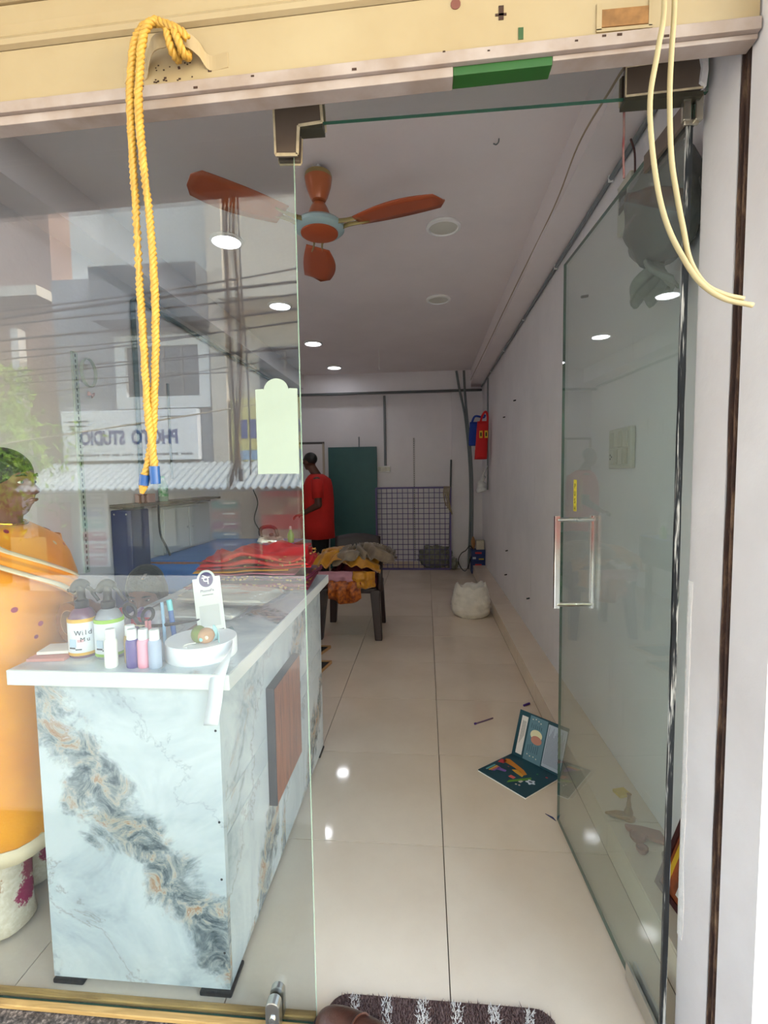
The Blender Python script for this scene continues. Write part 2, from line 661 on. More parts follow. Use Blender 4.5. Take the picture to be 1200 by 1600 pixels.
# raised tiled plinth along the right wall
pl = MB().box(.667, WR, 1.14, YB, 0, .11).build('trim_1', M_GROUT)
tag(pl, 'low beige tiled ledge along foot of the right wall', 'ledge', kind='structure')
lm_top = MB().box(.655 - .745, WR - .745, -.3 + g, .3 - g, .11, .122).mesh('ledge_tile', M_TILE)
lm_front = MB().box(.655 - .661, .667 - .661, -.3 + g, .3 - g, 0.001, .108).mesh('ledge_riser_tile', M_TILE)
for j in range(10):
    for nm, me, xx in (('ledge_tile', lm_top, .745), ('ledge_riser_tile', lm_front, .661)):
        o = bpy.data.objects.new(nm, me); COL.objects.link(o); o.parent = pl
        o.location = Vector((xx, 1.132 + .3 + .014 + .6 * j, 0)) - Vector(pl['_w'])

tag(MB().box(WR, WR + .15, 1.115, YB + .15, -.06, ZC).build('wall_right', M_WALL_R), 'scuffed white plaster wall along the right side', 'wall', kind='structure')
tag(MB().box(WL - .15, WL, 1.115, YB + .15, -.06, ZC).build('wall_left', M_WALL), 'white plaster wall behind counter on the left', 'wall', kind='structure')
bw = MB().box(WL, WR, YB, YB + .15, -.06, ZC).build('wall_back', M_WALL)
tag(bw, 'white rear wall behind the mesh panel and teal board', 'wall', kind='structure')
MB().box(.385, WR, YB - .05, YB, 0, 2.62).build('column', M_WALL, bw)
MB().box(WL, .655, YB - .2, YB, 2.62, ZC).build('beam', M_WALL, bw)
MB().box(WL, .385, YB - .012, YB, 0, .1).build('skirting', M_TILE, bw)
ce = MB().box(WL - .15, WR + .15, 1.115, YB + .15, ZC, ZC + .14).build('ceiling', M_CEIL)
tag(ce, 'off-white flat plastered ceiling inside the shop', 'ceiling', kind='structure')
MB().box(.655, WR, 1.2, YB, 2.70, ZC).build('beam', M_CEIL, ce)
MB().box(WL, -1.78, 1.2, YB, 2.70, ZC).build('beam', M_CEIL, ce)

# jamb at the right of the doorway, with the rusty shutter channel
jb = MB()
jb.box(.588, .99, 1.006, 1.125, -.06, 2.9)
jb.box(.613, .99, .974, 1.006, -.06, 2.9)
jb.box(.588, .99, .868, .974, -.06, 2.9)
jb = jb.build('wall_front_right', M_JAMB)
tag(jb, 'white plastered door jamb and pillar beside the glass door', 'wall', kind='structure')
m, nt, b = nodes('rusty_channel')
v = mapping(nt, scale=(30, 30, 6))
c = ramp(nt, tex_noise(nt, v, 2, 6, .7), [(.3, '#1c1412'), (.5, '#3b241b'), (.66, '#6f5641'), (.8, '#8d8a70')])
nt.links.new(c, b.inputs['Base Color']); b.inputs['Roughness'].default_value = .85
M_RUST = m
# channel with uneven worn edges
mb = MB()
N = 90
ring = []
for i in range(N + 1):
    z = -.02 + 2.6 * i / N
    a = .980 + .004 * nz(0, 0, z, 9); bb = 1.000 + .005 * nz(3, 0, z, 7)
    ring.append([Vector((.611, a, z)), Vector((.5865 + .002 * nz(5, 1, z, 8), a, z)), Vector((.5865, a + .004, z)), Vector((.603, a + .006, z)), Vector((.603, bb - .006, z)), Vector((.5865, bb - .004, z)), Vector((.5865, bb, z)), Vector((.611, bb, z))])
mb.loft(ring)
ch = mb.build('shutter_channel', M_RUST)
tag(ch, 'rusty dark roller shutter guide channel set in the right pillar', 'shutter channel')
for k, (z, dy, s) in enumerate(((2.11, .0, .02), (2.125, .012, .016))):
    pass
# flaking plaster patches round the jamb edge
m_flake = mat('flaking_plaster', '#d6d1cf', .9, var=.08, vscale=30, bump=.4, bscale=60)
fk = MB()
random.seed(3)
pts = []
for i in range(41):
    z = .3 + .85 * i / 40
    pts.append((z, 1.112 - .014 * abs(nz(1, 2, z, 11)) - .014 * abs(nz(2, 1, z, 4))))
poly = [(y, z) for z, y in pts] + [(1.1255, 1.15), (1.1255, .3)]
fk.prism(poly, lambda a, b2, d: (d, a, b2), .5865, .5895)
o = fk.build('plaster_flake', m_flake, jb)
# front face of the building to the left of the glass
tag(MB().box(WL - .6, WL - .001, .84, 1.115, -.06, 2.9).build('wall_front_left', M_OUT), 'white plastered pillar at the left end of the shopfront', 'wall', kind='structure')
tag(MB().box(WL - .6, .99, .985, 1.085, 2.36, 2.9).build('trim_2', M_OUT), 'cream lintel over the glass shopfront behind the shutter', 'lintel', kind='structure')
tag(MB().box(WL - 2.6, 4.5, -.88, 1.2, 3.16, 3.34).build('canopy_slab', M_OUT), 'plastered balcony slab overhanging the shopfront', 'canopy', kind='structure')
tag(MB().box(WL - 2.6, 4.5, .86, 1.115, 2.9, 3.16).build('wall_front_upper', M_OUT), 'plastered wall band above the shopfront', 'wall', kind='structure')
tag(MB().box(1.0, 4.5, .84, 1.1, -.6, 2.9).build('wall_front_neighbour', M_OUT), 'plastered wall of the next shop to the right', 'wall', kind='structure')

# threshold, steps, street
tag(MB().box(-2.6, .99, .62, 1.131, -.16, -.002).build('landing', M_GRANITE), 'speckled dark granite slab in front of the shopfront', 'step', kind='structure')
tag(MB().box(-3.6, 1.8, .18, .619, -.36, -.17).build('entrance_step', M_GRANITE), 'lower granite step in front of the shop', 'step', kind='structure')
tag(MB().box(-30, 12, -5.95, .84, -.75, -.53).build('street', M_STREET), 'sunlit pale concrete street outside the shop', 'street', kind='structure')
tag(MB().box(-30, 12, -6.9, -5.951, -.75, -.46).build('pavement', M_STREET), 'raised pavement across the street', 'pavement', kind='structure')
# wooden bead that holds the glass at the floor
ws = MB()
ws.box(-1.97, -.292, 1.086, 1.1035, 0, .012); ws.box(-1.97, -.292, 1.1165, 1.134, 0, .012)
tag(ws.build('glazing_bead', M_WOODSTRIP, bevel=.002), 'light wooden strip along the foot of the fixed glass', 'trim', kind='structure')

# ------------------------------------------------------------------ shopfront glass
def pane(name, x0, x1, z0, z1, y0=1.105, y1=1.115):
    mb = MB()
    vs = [(x0, y0, z0), (x1, y0, z0), (x1, y1, z0), (x0, y1, z0), (x0, y0, z1), (x1, y0, z1), (x1, y1, z1), (x0, y1, z1)]
    mb.add(vs, [(0, 1, 5, 4), (2, 3, 7, 6)], 0)
    mb.add(vs, [(3, 2, 1, 0), (4, 5, 6, 7)], 2)
    mb.add(vs, [(1, 2, 6, 5), (3, 0, 4, 7)], 1)
    return mb.build(name, [GLASS, M_GEDGE_L, M_GEDGE], fix=True)


w1 = tag(pane('window_1', -1.97, -.287, .002, 2.36), 'large fixed clear glass pane left of the doorway', 'window', kind='structure')
w2 = tag(pane('window_2', -.285, .585, 2.172, 2.36), 'clear glass transom strip over the doorway', 'window', kind='structure')

# L-shaped patch fitting joining pane and transom, edged with torn masking
def patch(name, poly, y0, y1, parent, edge=.006):
    mb = MB(); mb.prism(poly, lambda a, b2, d: (a, d, b2), y0, y1)
    o = mb.build(name, M_PATCH, parent, bevel=.0015)
    eb = MB()
    n = len(poly)
    for i in range(n):
        a = poly[i]; c2 = poly[(i + 1) % n]
        eb.beam((a[0], y0 - .0008, a[1]), (c2[0], y0 - .0008, c2[1]), edge * random.uniform(.7, 1.3), .002, (0, -1, 0))
    eb.build('masking_edge', M_PATCH_EDGE, o)
    return o


t = thing('patch_fitting', 'dark L-shaped metal patch fitting where glass pane meets transom', 'patch fitting', (-.27, 1.1, 2.099))
L = [(-.326, 2.223), (-.222, 2.226), (-.218, 2.164), (-.271, 2.160), (-.275, 2.100), (-.324, 2.103)]
patch('cover_plate', L, 1.094, 1.1045, t)
patch('cover_plate', L, 1.126, 1.1155, t)
MB().box(-.282, -.218, 1.0945, 1.1255, 2.153, 2.161).build('clamp_lip', mat('patch_lip', '#4d4a3e', .5, .6), t)
t = thing('patch_fitting', 'dark rectangular metal patch fitting above the glass door hinge', 'patch fitting', (.49, 1.1, 2.166))
Rr = [(.417, 2.224), (.566, 2.232), (.568, 2.172), (.417, 2.167)]
patch('cover_plate', Rr, 1.094, 1.1045, t, .003)
patch('cover_plate', Rr, 1.126, 1.1155, t, .003)
MB().box(.417, .57, 1.0945, 1.1255, 2.158, 2.167).build('clamp_lip', MATS['patch_lip'], t)
mb = MB(); mb.prism([(.558, 2.235), (.572, 2.24), (.574, 2.2), (.571, 2.17), (.56, 2.18), (.563, 2.21)], lambda a, b2, d: (a, d, b2), 1.086, 1.094)
mb.build('plaster_smear', m_flake, t)
# floor stud clamp at the foot of the pane
t = thing('glass_clamp', 'steel clamp holding the foot of the fixed glass', 'clamp', (-.392, 1.1, 0))
mb = MB()
pf = [(-.41, 0), (-.374, 0), (-.374, .07)] + [(-.392 + .018 * math.cos(a), .07 + .018 * math.sin(a)) for a in [math.pi * k / 8 for k in range(1, 9)]]
mb.prism(pf, lambda a, b2, d: (a, d, b2), 1.078, 1.104); mb.build('clamp_plate', M_STEEL, t, bevel=.002)
mb = MB(); mb.prism(pf, lambda a, b2, d: (a, d, b2), 1.1165, 1.134); mb.build('clamp_plate', M_STEEL, t, bevel=.002)
MB().cyl((-.392, 1.074, .045), (-.392, 1.079, .045), .008).build('bolt_head', M_CHROME, t)

# ------------------------------------------------------------------ glass door, open inwards
door = thing('door_1', 'open frameless glass door swung into the shop', 'door', (.548, 1.12, 0), kind='structure')
HX, HY, FX, FY = .556, 1.118, .518, 1.888
dv = Vector((FX - HX, FY - HY, 0)); dL = dv.length; dd = dv.normalized(); dn = Vector((-dd.y, dd.x, 0))    # dn points to -x (camera side)
def dp(s, off, z): return Vector((HX, HY, 0)) + dd * s - dn * (-off) + Vector((0, 0, z))
mb = MB()
z0, z1 = .012, 2.160
vs = [dp(0, -.005, z0), dp(dL, -.005, z0), dp(dL, .005, z0), dp(0, .005, z0), dp(0, -.005, z1), dp(dL, -.005, z1), dp(dL, .005, z1), dp(0, .005, z1)]
mb.add(vs, [(0, 1, 5, 4), (2, 3, 7, 6)], 0)
mb.add(vs, [(3, 2, 1, 0), (4, 5, 6, 7), (1, 2, 6, 5), (3, 0, 4, 7)], 1)
mb.build('glass_leaf', [GLASS_D, M_GEDGE], door)
# worn silver / black edge strip
m, nt, b = nodes('worn_edge_strip')
v = mapping(nt, scale=(60, 60, 2.2))
c = ramp(nt, tex_noise(nt, v, 1.3, 5, .7), [(.44, '#0e1114'), (.55, '#20262c'), (.58, '#b9b9b4'), (.66, '#dddcd8')])
nt.links.new(c, b.inputs['Base Color']); b.inputs['Roughness'].default_value = .35
mb = MB()
ring = []
for i in range(61):
    z = .06 + (2.13 - .06) * i / 60
    w = .0062 + .0012 * nz(0, 0, z, 14)
    ring.append([dp(-.003, -w, z), dp(.004, -w, z), dp(.004, w, z), dp(-.003, w, z)])
mb.loft(ring); mb.build('edge_strip', m, door)
# patch rails top and bottom
mb = MB()
vs = [dp(0, -.014, 2.118), dp(.16, -.014, 2.118), dp(.16, -.014, 2.162), dp(0, -.014, 2.162)]
for off0, off1 in ((-.014, -.006), (.006, .014)):
    vs = [dp(a, off, z) for off in (off0, off1) for a, z in ((0, 2.118), (.165, 2.118), (.165, 2.160), (0, 2.160))]
    mb.add(vs, [(0, 1, 2, 3), (7, 6, 5, 4), (0, 4, 5, 1), (1, 5, 6, 2), (2, 6, 7, 3), (3, 7, 4, 0)])
mb.build('top_patch', M_PATCH, door, bevel=.0015)
mb = MB()
for off0, off1 in ((-.014, -.006), (.006, .014)):
    vs = [dp(a, off, z) for off in (off0, off1) for a, z in ((.0, .012), (.16, .012), (.16, .062), (.0, .062))]
    mb.add(vs, [(0, 1, 2, 3), (7, 6, 5, 4), (0, 4, 5, 1), (1, 5, 6, 2), (2, 6, 7, 3), (3, 7, 4, 0)])
mb.build('bottom_patch', M_STEEL, door, bevel=.0015)
# little clear plastic clip at the top of the hinge edge
mb = MB()
for dx in (-.012, .012):
    mb.obox((.556 + dx, 1.108, 2.142), (.016, .012, .05))
mb.obox((.556, 1.112, 2.118), (.03, .006, .012))
mb.build('hinge_clip', mat('clip_steel', '#b9b2a4', .25, .9), door, bevel=.002)
# D pull handle through the glass

def handle_tube(off, name):
    mb = MB()
    a = .205 if False else dL - .175
    s0 = dL - .15
    mb.tube([dp(s0, 0, 1.232), dp(s0, off, 1.232)], .009, 8)
    mb.tube([dp(s0, 0, .930), dp(s0, off, .930)], .009, 8)
    mb.beam(dp(s0, off, .915), dp(s0, off, 1.247), .02, .014, tuple(dd))
    return mb.build(name, M_CHROME, door, bevel=.002)
h1 = handle_tube(-.065, 'pull_handle'); h2 = handle_tube(.065, 'pull_handle')
# yellow instruction sticker reading PUSH down the glass
stx = MB(); s0 = dL - .15
vs = [dp(s0 + a, .0056, z) for a, z in ((-.014, 1.262), (.014, 1.262), (.014, 1.372), (-.014, 1.372))]
vs2 = [dp(s0 + a, .0050, z) for a, z in ((-.014, 1.262), (.014, 1.262), (.014, 1.372), (-.014, 1.372))]
stx.add(vs + vs2, [(0, 1, 2, 3), (7, 6, 5, 4), (0, 4, 5, 1), (1, 5, 6, 2), (2, 6, 7, 3), (3, 7, 4, 0)])
stk = stx.build('sticker', mat('yellow_vinyl', '#e3cf3c', .5), door)
for k, chx in enumerate('PUSH'):
    text('letter', chx, .024, M_INK, frame(dp(s0, .0060, 1.342 - k * .026), tuple(-dd), (0, 0, 1)), stk, .0002, 'CENTER')
# ------------------------------------------------------------------ roller shutter, rolled up above the doorway
m, nt, b = nodes('cream_shutter_paint')
v = mapping(nt)
c = ramp(nt, tex_noise(nt, v, 3, 5, .6), [(.3, '#97825f'), (.7, '#a2906f')])
f = ramp(nt, tex_noise(nt, v, 55, 6, .8), [(.67, '#000000'), (.74, '#a0a0a0')])
c = mixc(nt, f, c, '#8f7a3e')
nt.links.new(c, b.inputs['Base Color']); b.inputs['Roughness'].default_value = .45
M_CREAM = m
M_LIP = mat('shutter_lip_paint', '#a1938c', .5, var=.12, vscale=14, col2='#8b796d')
M_DIRT = mat('dark_rust', '#3a2418', .9, var=.3, vscale=60)
TL = .022       # the shutter hangs slightly askew: rises to the right


def sh(x, z): return z + TL * (x + .07)


t = thing('roller_shutter', 'cream painted roller shutter bottom rolled up over the entrance', 'shutter', (-.7, .95, 2.1))
X0, X1 = -2.05, .584
def bar(prof, name, material, x0=X0, x1=X1, bevel=.001):
    mb = MB(); n = len(prof)
    mb.loft([[Vector((x, y, sh(x, z))) for y, z in prof] for x in (x0, x1)])
    return mb.build(name, material, t, bevel=bevel)


bb = bar([(.950, 2.162), (.950, 2.258), (.962, 2.258), (.962, 2.162)], 'bottom_bar', M_CREAM)
l1 = bar([(.944, 2.140), (.944, 2.161), (.978, 2.161), (.978, 2.140)], 'bottom_lip', M_LIP)
bar([(.952, 2.122), (.952, 2.1395), (.985, 2.1395), (.985, 2.122)], 'bottom_lip', M_LIP, X0, .056)
bar([(.953, 2.131), (.953, 2.1395), (.985, 2.1395), (.985, 2.131)], 'bottom_lip', M_LIP, .235, X1)
bar([(.953, 2.124), (.953, 2.1395), (.985, 2.1395), (.985, 2.124)], 'green_inset', mat('green_paint', '#1f4f1a', .5, var=.15), .0565, .2345)
# slats with rolled joints
for k in range(3):
    z = 2.260 + .088 * k
    prof = [(.951, z), (.943, z + .004), (.940, z + .012), (.946, z + .020), (.950, z + .026), (.949, z + .045), (.951, z + .082), (.957, z + .088), (.965, z + .088), (.965, z)]
    bar(prof, 'slat', M_CREAM, bevel=0)
# pressed handle
hp = spline([(-.577, .9485, 2.190), (-.535, .9485, 2.192), (-.520, .937, 2.208), (-.500, .922, 2.219), (-.470, .920, 2.222), (-.440, .922, 2.221), (-.420, .934, 2.212), (-.405, .9485, 2.196), (-.368, .9485, 2.198)], 5)
mb = MB(); ring = []
for p in hp:
    z = sh(p.x, p.z) - .004
    ring.append([Vector((p.x, p.y, z - .014)), Vector((p.x, p.y, z + .014)), Vector((p.x, p.y + .003, z + .014)), Vector((p.x, p.y + .003, z - .014))])
mb.loft(ring); mb.build('handle', M_CREAM, t, bevel=.001)
# lock slots, holes and rust marks
MB().box(.316, .402, .9482, .9505, 2.183, 2.212).build('lock_slot', mat('rusty_slot', '#8a6238', .9, var=.4, vscale=30), t)
MB().box(.309, .318, .9475, .951, 2.178, 2.222).build('slot_rim', M_CREAM, t)
MB().box(.398, .404, .9475, .951, 2.178, 2.222).build('slot_rim', M_CREAM, t)
MB().box(.309, .404, .9475, .951, 2.175, 2.180).build('slot_rim', M_CREAM, t)
MB().cyl((.061, .9485, 2.246), (.061, .9505, 2.246), .009, n=14).build('rivet', mat('rusty_rivet', '#6d3f35', .8), t)
mb = MB(); mb.box(.138, .147, .949, .9505, 2.212, 2.236); mb.box(.132, .152, .949, .9505, 2.219, 2.223); mb.build('lock_hole', M_DIRT, t)
MB().box(.173, .182, .949, .9505, 2.176, 2.196).build('lock_hole', mat('dark_green_paint', '#2b4a24', .6), t)
random.seed(11)
mb = MB()
for k in range(26):
    x = random.uniform(-.52, -.40); z = sh(x, random.choice((2.196, 2.188, 2.172, 2.170)) + random.uniform(-.003, .003)); s = random.uniform(.001, .0032)
    mb.obox((x, .9497, z), (s * 1.6, .001, s))
mb.obox((-.405, .9497, sh(-.4, 2.180)), (.007, .001, .008))
for k in range(24):
    x = random.uniform(X0, X1); z = sh(x, random.uniform(2.14, 2.162)); s = random.uniform(.0012, .004)
    mb.obox((x, .9437, z), (s * 2.2, .001, s))
rs = mb.build('rust_spots', M_DIRT, t); rs['kind'] = 'stuff'

# ------------------------------------------------------------------ yellow rope looped over the shutter handle
M_ROPE = mat('yellow_polypropylene', '#b58a35', .5, var=.18, vscale=60)
rope = thing('rope', 'yellow twisted rope looped over shutter handle with blue taped ends', 'rope', (-.53, .9, 1.37))


def twisted(path, R=.0046, r=.0042, pitch=.026, ph0=0.0):
    pts = spline(path, 14)
    out = []
    # resample frames
    t0 = (pts[1] - pts[0]).normalized()
    nrm = t0.orthogonal().normalized(); prev = t0
    s = 0
    strands = [[], [], []]
    for i, p in enumerate(pts):
        if i:
            s += (p - pts[i - 1]).length
        tt = (pts[min(i + 1, len(pts) - 1)] - pts[max(i - 1, 0)]).normalized()
        nrm = prev.rotation_difference(tt) @ nrm; nrm = (nrm - nrm.dot(tt) * tt).normalized(); prev = tt
        bn = tt.cross(nrm)
        for k in range(3):
            a = ph0 + 2 * math.pi * (s / pitch + k / 3)
            strands[k].append(p + R * (math.cos(a) * nrm + math.sin(a) * bn))
    mb = MB()
    for st in strands:
        mb.tube(st, r, 6)
    return mb


def resamp(path, step=.004):
    pts = spline(path, 10)
    out = [pts[0]]; acc = 0
    for a, b2 in zip(pts, pts[1:]):
        acc += (b2 - a).length
        if acc >= step:
            out.append(b2); acc = 0
    out.append(pts[-1])
    return out


def rope_strand(path, name='strand'):
    pts = resamp(path, .0045)
    P = [pts[0]] + pts[1:]
    mb = MB()
    t0 = (P[1] - P[0]).normalized(); nrm = t0.orthogonal().normalized(); prev = t0; s = 0
    strands = [[], [], []]
    for i, p in enumerate(P):
        if i: s += (p - P[i - 1]).length
        tt = (P[min(i + 1, len(P) - 1)] - P[max(i - 1, 0)]).normalized()
        nrm = prev.rotation_difference(tt) @ nrm; nrm = (nrm - nrm.dot(tt) * tt).normalized(); prev = tt
        bn = tt.cross(nrm)
        for k in range(3):
            a = 2 * math.pi * (s / .028 + k / 3)
            strands[k].append(p + .0042 * (math.cos(a) * nrm + math.sin(a) * bn))
    for st in strands: mb.tube(st, .0043, 6)
    return mb.build(name, M_ROPE, rope, smooth=True)


A = [(-.487, .905, 2.226), (-.505, .900, 2.215), (-.522, .897, 2.185), (-.533, .896, 2.12), (-.536, .896, 2.06), (-.536, .896, 1.98), (-.536, .898, 1.88), (-.536, .898, 1.76), (-.534, .898, 1.68), (-.532, .896, 1.60), (-.529, .893, 1.52), (-.524, .892, 1.47), (-.522, .893, 1.43), (-.521, .893, 1.400)]
B = [(-.478, .905, 2.228), (-.494, .897, 2.216), (-.506, .893, 2.18), (-.516, .892, 2.10), (-.517, .892, 2.04), (-.514, .892, 1.98), (-.508, .894, 1.88), (-.506, .896, 1.79), (-.507, .898, 1.72), (-.511, .899, 1.64), (-.518, .900, 1.56), (-.525, .901, 1.49), (-.533, .899, 1.44), (-.544, .897, 1.400), (-.549, .897, 1.376)]
rope_strand(A); rope_strand(B)
# wraps round the handle
rope_strand([(-.490, .908, 2.228), (-.474, .903, 2.222), (-.455, .903, 2.213), (-.436, .906, 2.205), (-.430, .911, 2.198)], 'loop')
rope_strand([(-.466, .911, 2.222), (-.463, .905, 2.205), (-.460, .906, 2.188), (-.459, .912, 2.178), (-.458, .930, 2.18), (-.460, .938, 2.20), (-.463, .934, 2.222), (-.466, .918, 2.228), (-.468, .908, 2.222)], 'loop')
rope_strand([(-.452, .908, 2.212), (-.446, .903, 2.198), (-.441, .906, 2.184), (-.439, .914, 2.176), (-.438, .930, 2.182), (-.441, .937, 2.20), (-.446, .932, 2.218), (-.452, .918, 2.222), (-.455, .906, 2.216)], 'loop')
M_BTAPE = mat('blue_tape', '#17467f', .4)
for p0, p1 in (((-.5215, .893, 1.418), (-.5205, .893, 1.384)), ((-.5435, .897, 1.402), (-.5475, .897, 1.382))):
    MB().cyl(p0, p1, .0098, .0092, 12).build('tape_wrap', M_BTAPE, rope, smooth='auto')
MB().cyl((-.548, .897, 1.380), (-.552, .897, 1.366), .0085, .004, 10).build('frayed_tip', M_ROPE, rope)
# ------------------------------------------------------------------ cream cables hanging at the right
M_CABLE = mat('cream_cable', '#a5956f', .5, var=.1)
def cable(name, path, r, label, material=M_CABLE, cat='cable', group=None):
    o = MB().tube(spline(path, 8), r, 8).build(name, material, smooth=True)
    return tag(o, label, cat, group)


cable('cable', [(.402, .93, 2.34), (.384, .86, 2.14), (.372, .85, 2.06), (.362, .85, 1.99), (.366, .85, 1.92), (.378, .85, 1.845), (.394, .85, 1.79), (.416, .85, 1.745), (.446, .85, 1.700), (.484, .85, 1.672), (.530, .852, 1.660)], .0042, 'cream cable hanging from shutter, the outer loop nearer the rope side')
cable('cable', [(.43, .93, 2.34), (.402, .865, 2.14), (.395, .855, 2.06), (.393, .853, 1.99), (.398, .853, 1.90), (.408, .853, 1.84), (.420, .853, 1.785), (.432, .853, 1.735), (.455, .853, 1.698), (.485, .853, 1.680), (.517, .855, 1.672)], .0042, 'cream cable hanging from shutter, the inner loop nearer the pillar')
# paper sticker on the glass (back of a payment sticker)
mb = MB()
pl2 = [(-.391, 1.597), (-.372, 1.598)] + [(-.342 + .029 * math.cos(a), 1.594 + .027 * math.sin(a)) for a in [math.pi * (1 - k / 14) for k in range(15)]] + [(-.312, 1.598), (-.292, 1.597), (-.2925, 1.402), (-.391, 1.402)]
mb.prism(pl2, lambda a, b2, d: (a, d, b2), 1.1035, 1.1048)
tag(mb.build('sticker_sheet', mat('pale_sticker_back', '#939e90', .75, var=.04, vscale=10)), 'pale blank sticker with rounded tab stuck on the fixed glass', 'sticker')
# doormat and shoe at the threshold
dm = thing('doormat', 'brown shaggy doormat with white stripes at the threshold', 'doormat', (.02, .98, 0))
random.seed(5)
x0, x1, y0, y1, rc = -.268, .322, .74, 1.186, .055
def rounded(x0, x1, y0, y1, r, n=6):
    out = []
    for cx, cy, a0 in ((x1 - r, y1 - r, 0), (x0 + r, y1 - r, 90), (x0 + r, y0 + r, 180), (x1 - r, y0 + r, 270)):
        for k in range(n + 1):
            a = math.radians(a0 + 90 * k / n); out.append((cx + r * math.cos(a), cy + r * math.sin(a)))
    return out
mb = MB(); mb.prism(rounded(x0, x1, y0, y1, rc), lambda a, b2, d: (a, b2, d), .0005, .006)
mb.build('backing', mat('doormat_backing', '#4b3431', .9), dm)
M_SHAG = mat('brown_shag', '#6b5450', .95, var=.35, vscale=90)
M_SHAGW = mat('white_shag', '#cfc8c2', .95, var=.1, vscale=60)
tb = MB(); tw = MB()
stripes = [-.197, -.112, -.018, .070, .165, .255]
def in_mat(x, y):
    dx = max(x0 + rc - x, x - (x1 - rc), 0); dy = max(y0 + rc - y, y - (y1 - rc), 0)
    return dx * dx + dy * dy < (rc - .004) ** 2 if (dx > 0 and dy > 0) else (x0 + .003 < x < x1 - .003 and y0 + .003 < y < y1 - .003)
for k in range(15000):
    x = random.uniform(x0, x1); y = random.uniform(y0, y1)
    if not in_mat(x, y): continue
    lean = Vector((random.gauss(0, .004), random.gauss(0, .004), random.uniform(.007, .013)))
    p = Vector((x, y, .005)); a = random.uniform(0, 6.28); r = .0021
    vs = [p + Vector((r * math.cos(a + q), r * math.sin(a + q), 0)) for q in (0, 2.09, 4.19)] + [p + lean]
    dst = tw if min(abs(x - s - .006 * nz(x, y, 0, 25)) for s in stripes) < .0135 else tb
    dst.add(vs, [(0, 1, 3), (1, 2, 3), (2, 0, 3)])
o = tb.build('pile', M_SHAG, dm, fix=False); o['kind'] = 'stuff'
o = tw.build('stripe_pile', M_SHAGW, dm, fix=False); o['kind'] = 'stuff'
M_LEATHER = mat('brown_leather', '#4a2a20', .38, var=.2, vscale=30, bump=.15, bscale=120)
sh_ = thing('shoe', 'brown leather slip-on shoe lying on the doormat corner', 'shoe', (0, 0, 0))
rings = []
for i in range(15):
    u = .5 - .5 * math.cos(math.pi * (.04 + .92 * i / 14))
    L0 = -.13 + .26 * u
    w = .054 * max(.02, 1 - abs(2 * u - 1) ** 3.2) ** .5 * (1 + .10 * math.sin(u * 4.5))
    hgt = (.070 - .026 * u) * max(.05, 1 - abs(2 * u - 1) ** 5) ** .5
    rings.append([Vector((w * math.cos(a), L0, .012 + (hgt if math.sin(a) > 0 else .012) * max(math.sin(a), -1) * (1 if math.sin(a) > 0 else .2))) for a in [2 * math.pi * k / 16 for k in range(16)]])
mb = MB(); mb.loft(rings); mb.build('upper', M_LEATHER, sh_, smooth=True, sub=1)
mb = MB(); mb.prism([(.058 * math.copysign(abs(math.cos(a)) ** .8, math.cos(a)), .136 * math.sin(a)) for a in [2 * math.pi * k / 28 for k in range(28)]], lambda a, b2, d: (a, b2, d), 0, .012)
mb.build('sole', mat('dark_sole', '#241512', .7), sh_, bevel=.003)
mb = MB(); mb.tube([Vector((.034 * math.cos(a), .0 + .02 * math.sin(a), .055 + .012 * math.sin(a))) for a in [math.pi * k / 10 for k in range(11)]], .006, 6, flat=.4)
mb.build('strap', M_LEATHER, sh_)
MB().obox((.034, .005, .05), (.004, .016, .012)).build('buckle', M_STEEL, sh_)
sh_.location = (-.165, 1.050, .0175); sh_.rotation_euler = (0, 0, math.radians(66))
# ------------------------------------------------------------------ ceiling lights
M_LED = mat('led_diffuser', '#ffffff', .5, emit='#f4f7ff', estr=6.5)
M_LAMP_OFF = mat('unlit_diffuser', '#d3d1c6', .5)
M_TRIM = mat('lamp_trim', '#ecebe8', .4)
LED_W = 0.45


def downlight(x, y, lit, label):
    t = thing('ceiling_light', label, 'ceiling light', (x, y, ZC - .022), 'round recessed ceiling lights')
    MB().lathe([(.098, 0), (.104, -.006), (.104, -.016), (.088, -.022), (.084, -.014)], (x, y, ZC), 32).build('trim_ring', M_TRIM, t, smooth='auto')
    MB().lathe([(.086, -.004), (.086, -.014), (.0, -.017)], (x, y, ZC), 32).build('diffuser', M_LED if lit else M_LAMP_OFF, t, smooth='auto')
    if lit:
        ld = bpy.data.lights.new('lamp', 'AREA'); ld.shape = 'DISK'; ld.size = .16; ld.energy = LED_W; ld.color = (.96, .97, 1.0)
        lo = bpy.data.objects.new('lamp', ld); COL.objects.link(lo); lo.parent = t
        lo.location = (0, 0, -.003)
    return t


for x, y, lab in ((-1.24, 1.88, 'lit round ceiling light above the counter, hidden behind the shutter'),
                  (-1.24, 3.06, 'lit round ceiling light nearest the fan, largest of the row'),
                  (-1.25, 4.22, 'lit round ceiling light second in the row behind the fan'),
                  (-1.24, 5.42, 'lit round ceiling light third in the row, seen right of the glass edge'),
                  (-1.23, 6.62, 'lit round ceiling light farthest back in the row')):
    downlight(x, y, True, lab)
downlight(.119, 3.05, False, 'unlit round ceiling light beyond the right fan blade tip')
downlight(.120, 4.25, False, 'unlit round ceiling light in the middle of the ceiling farther back')

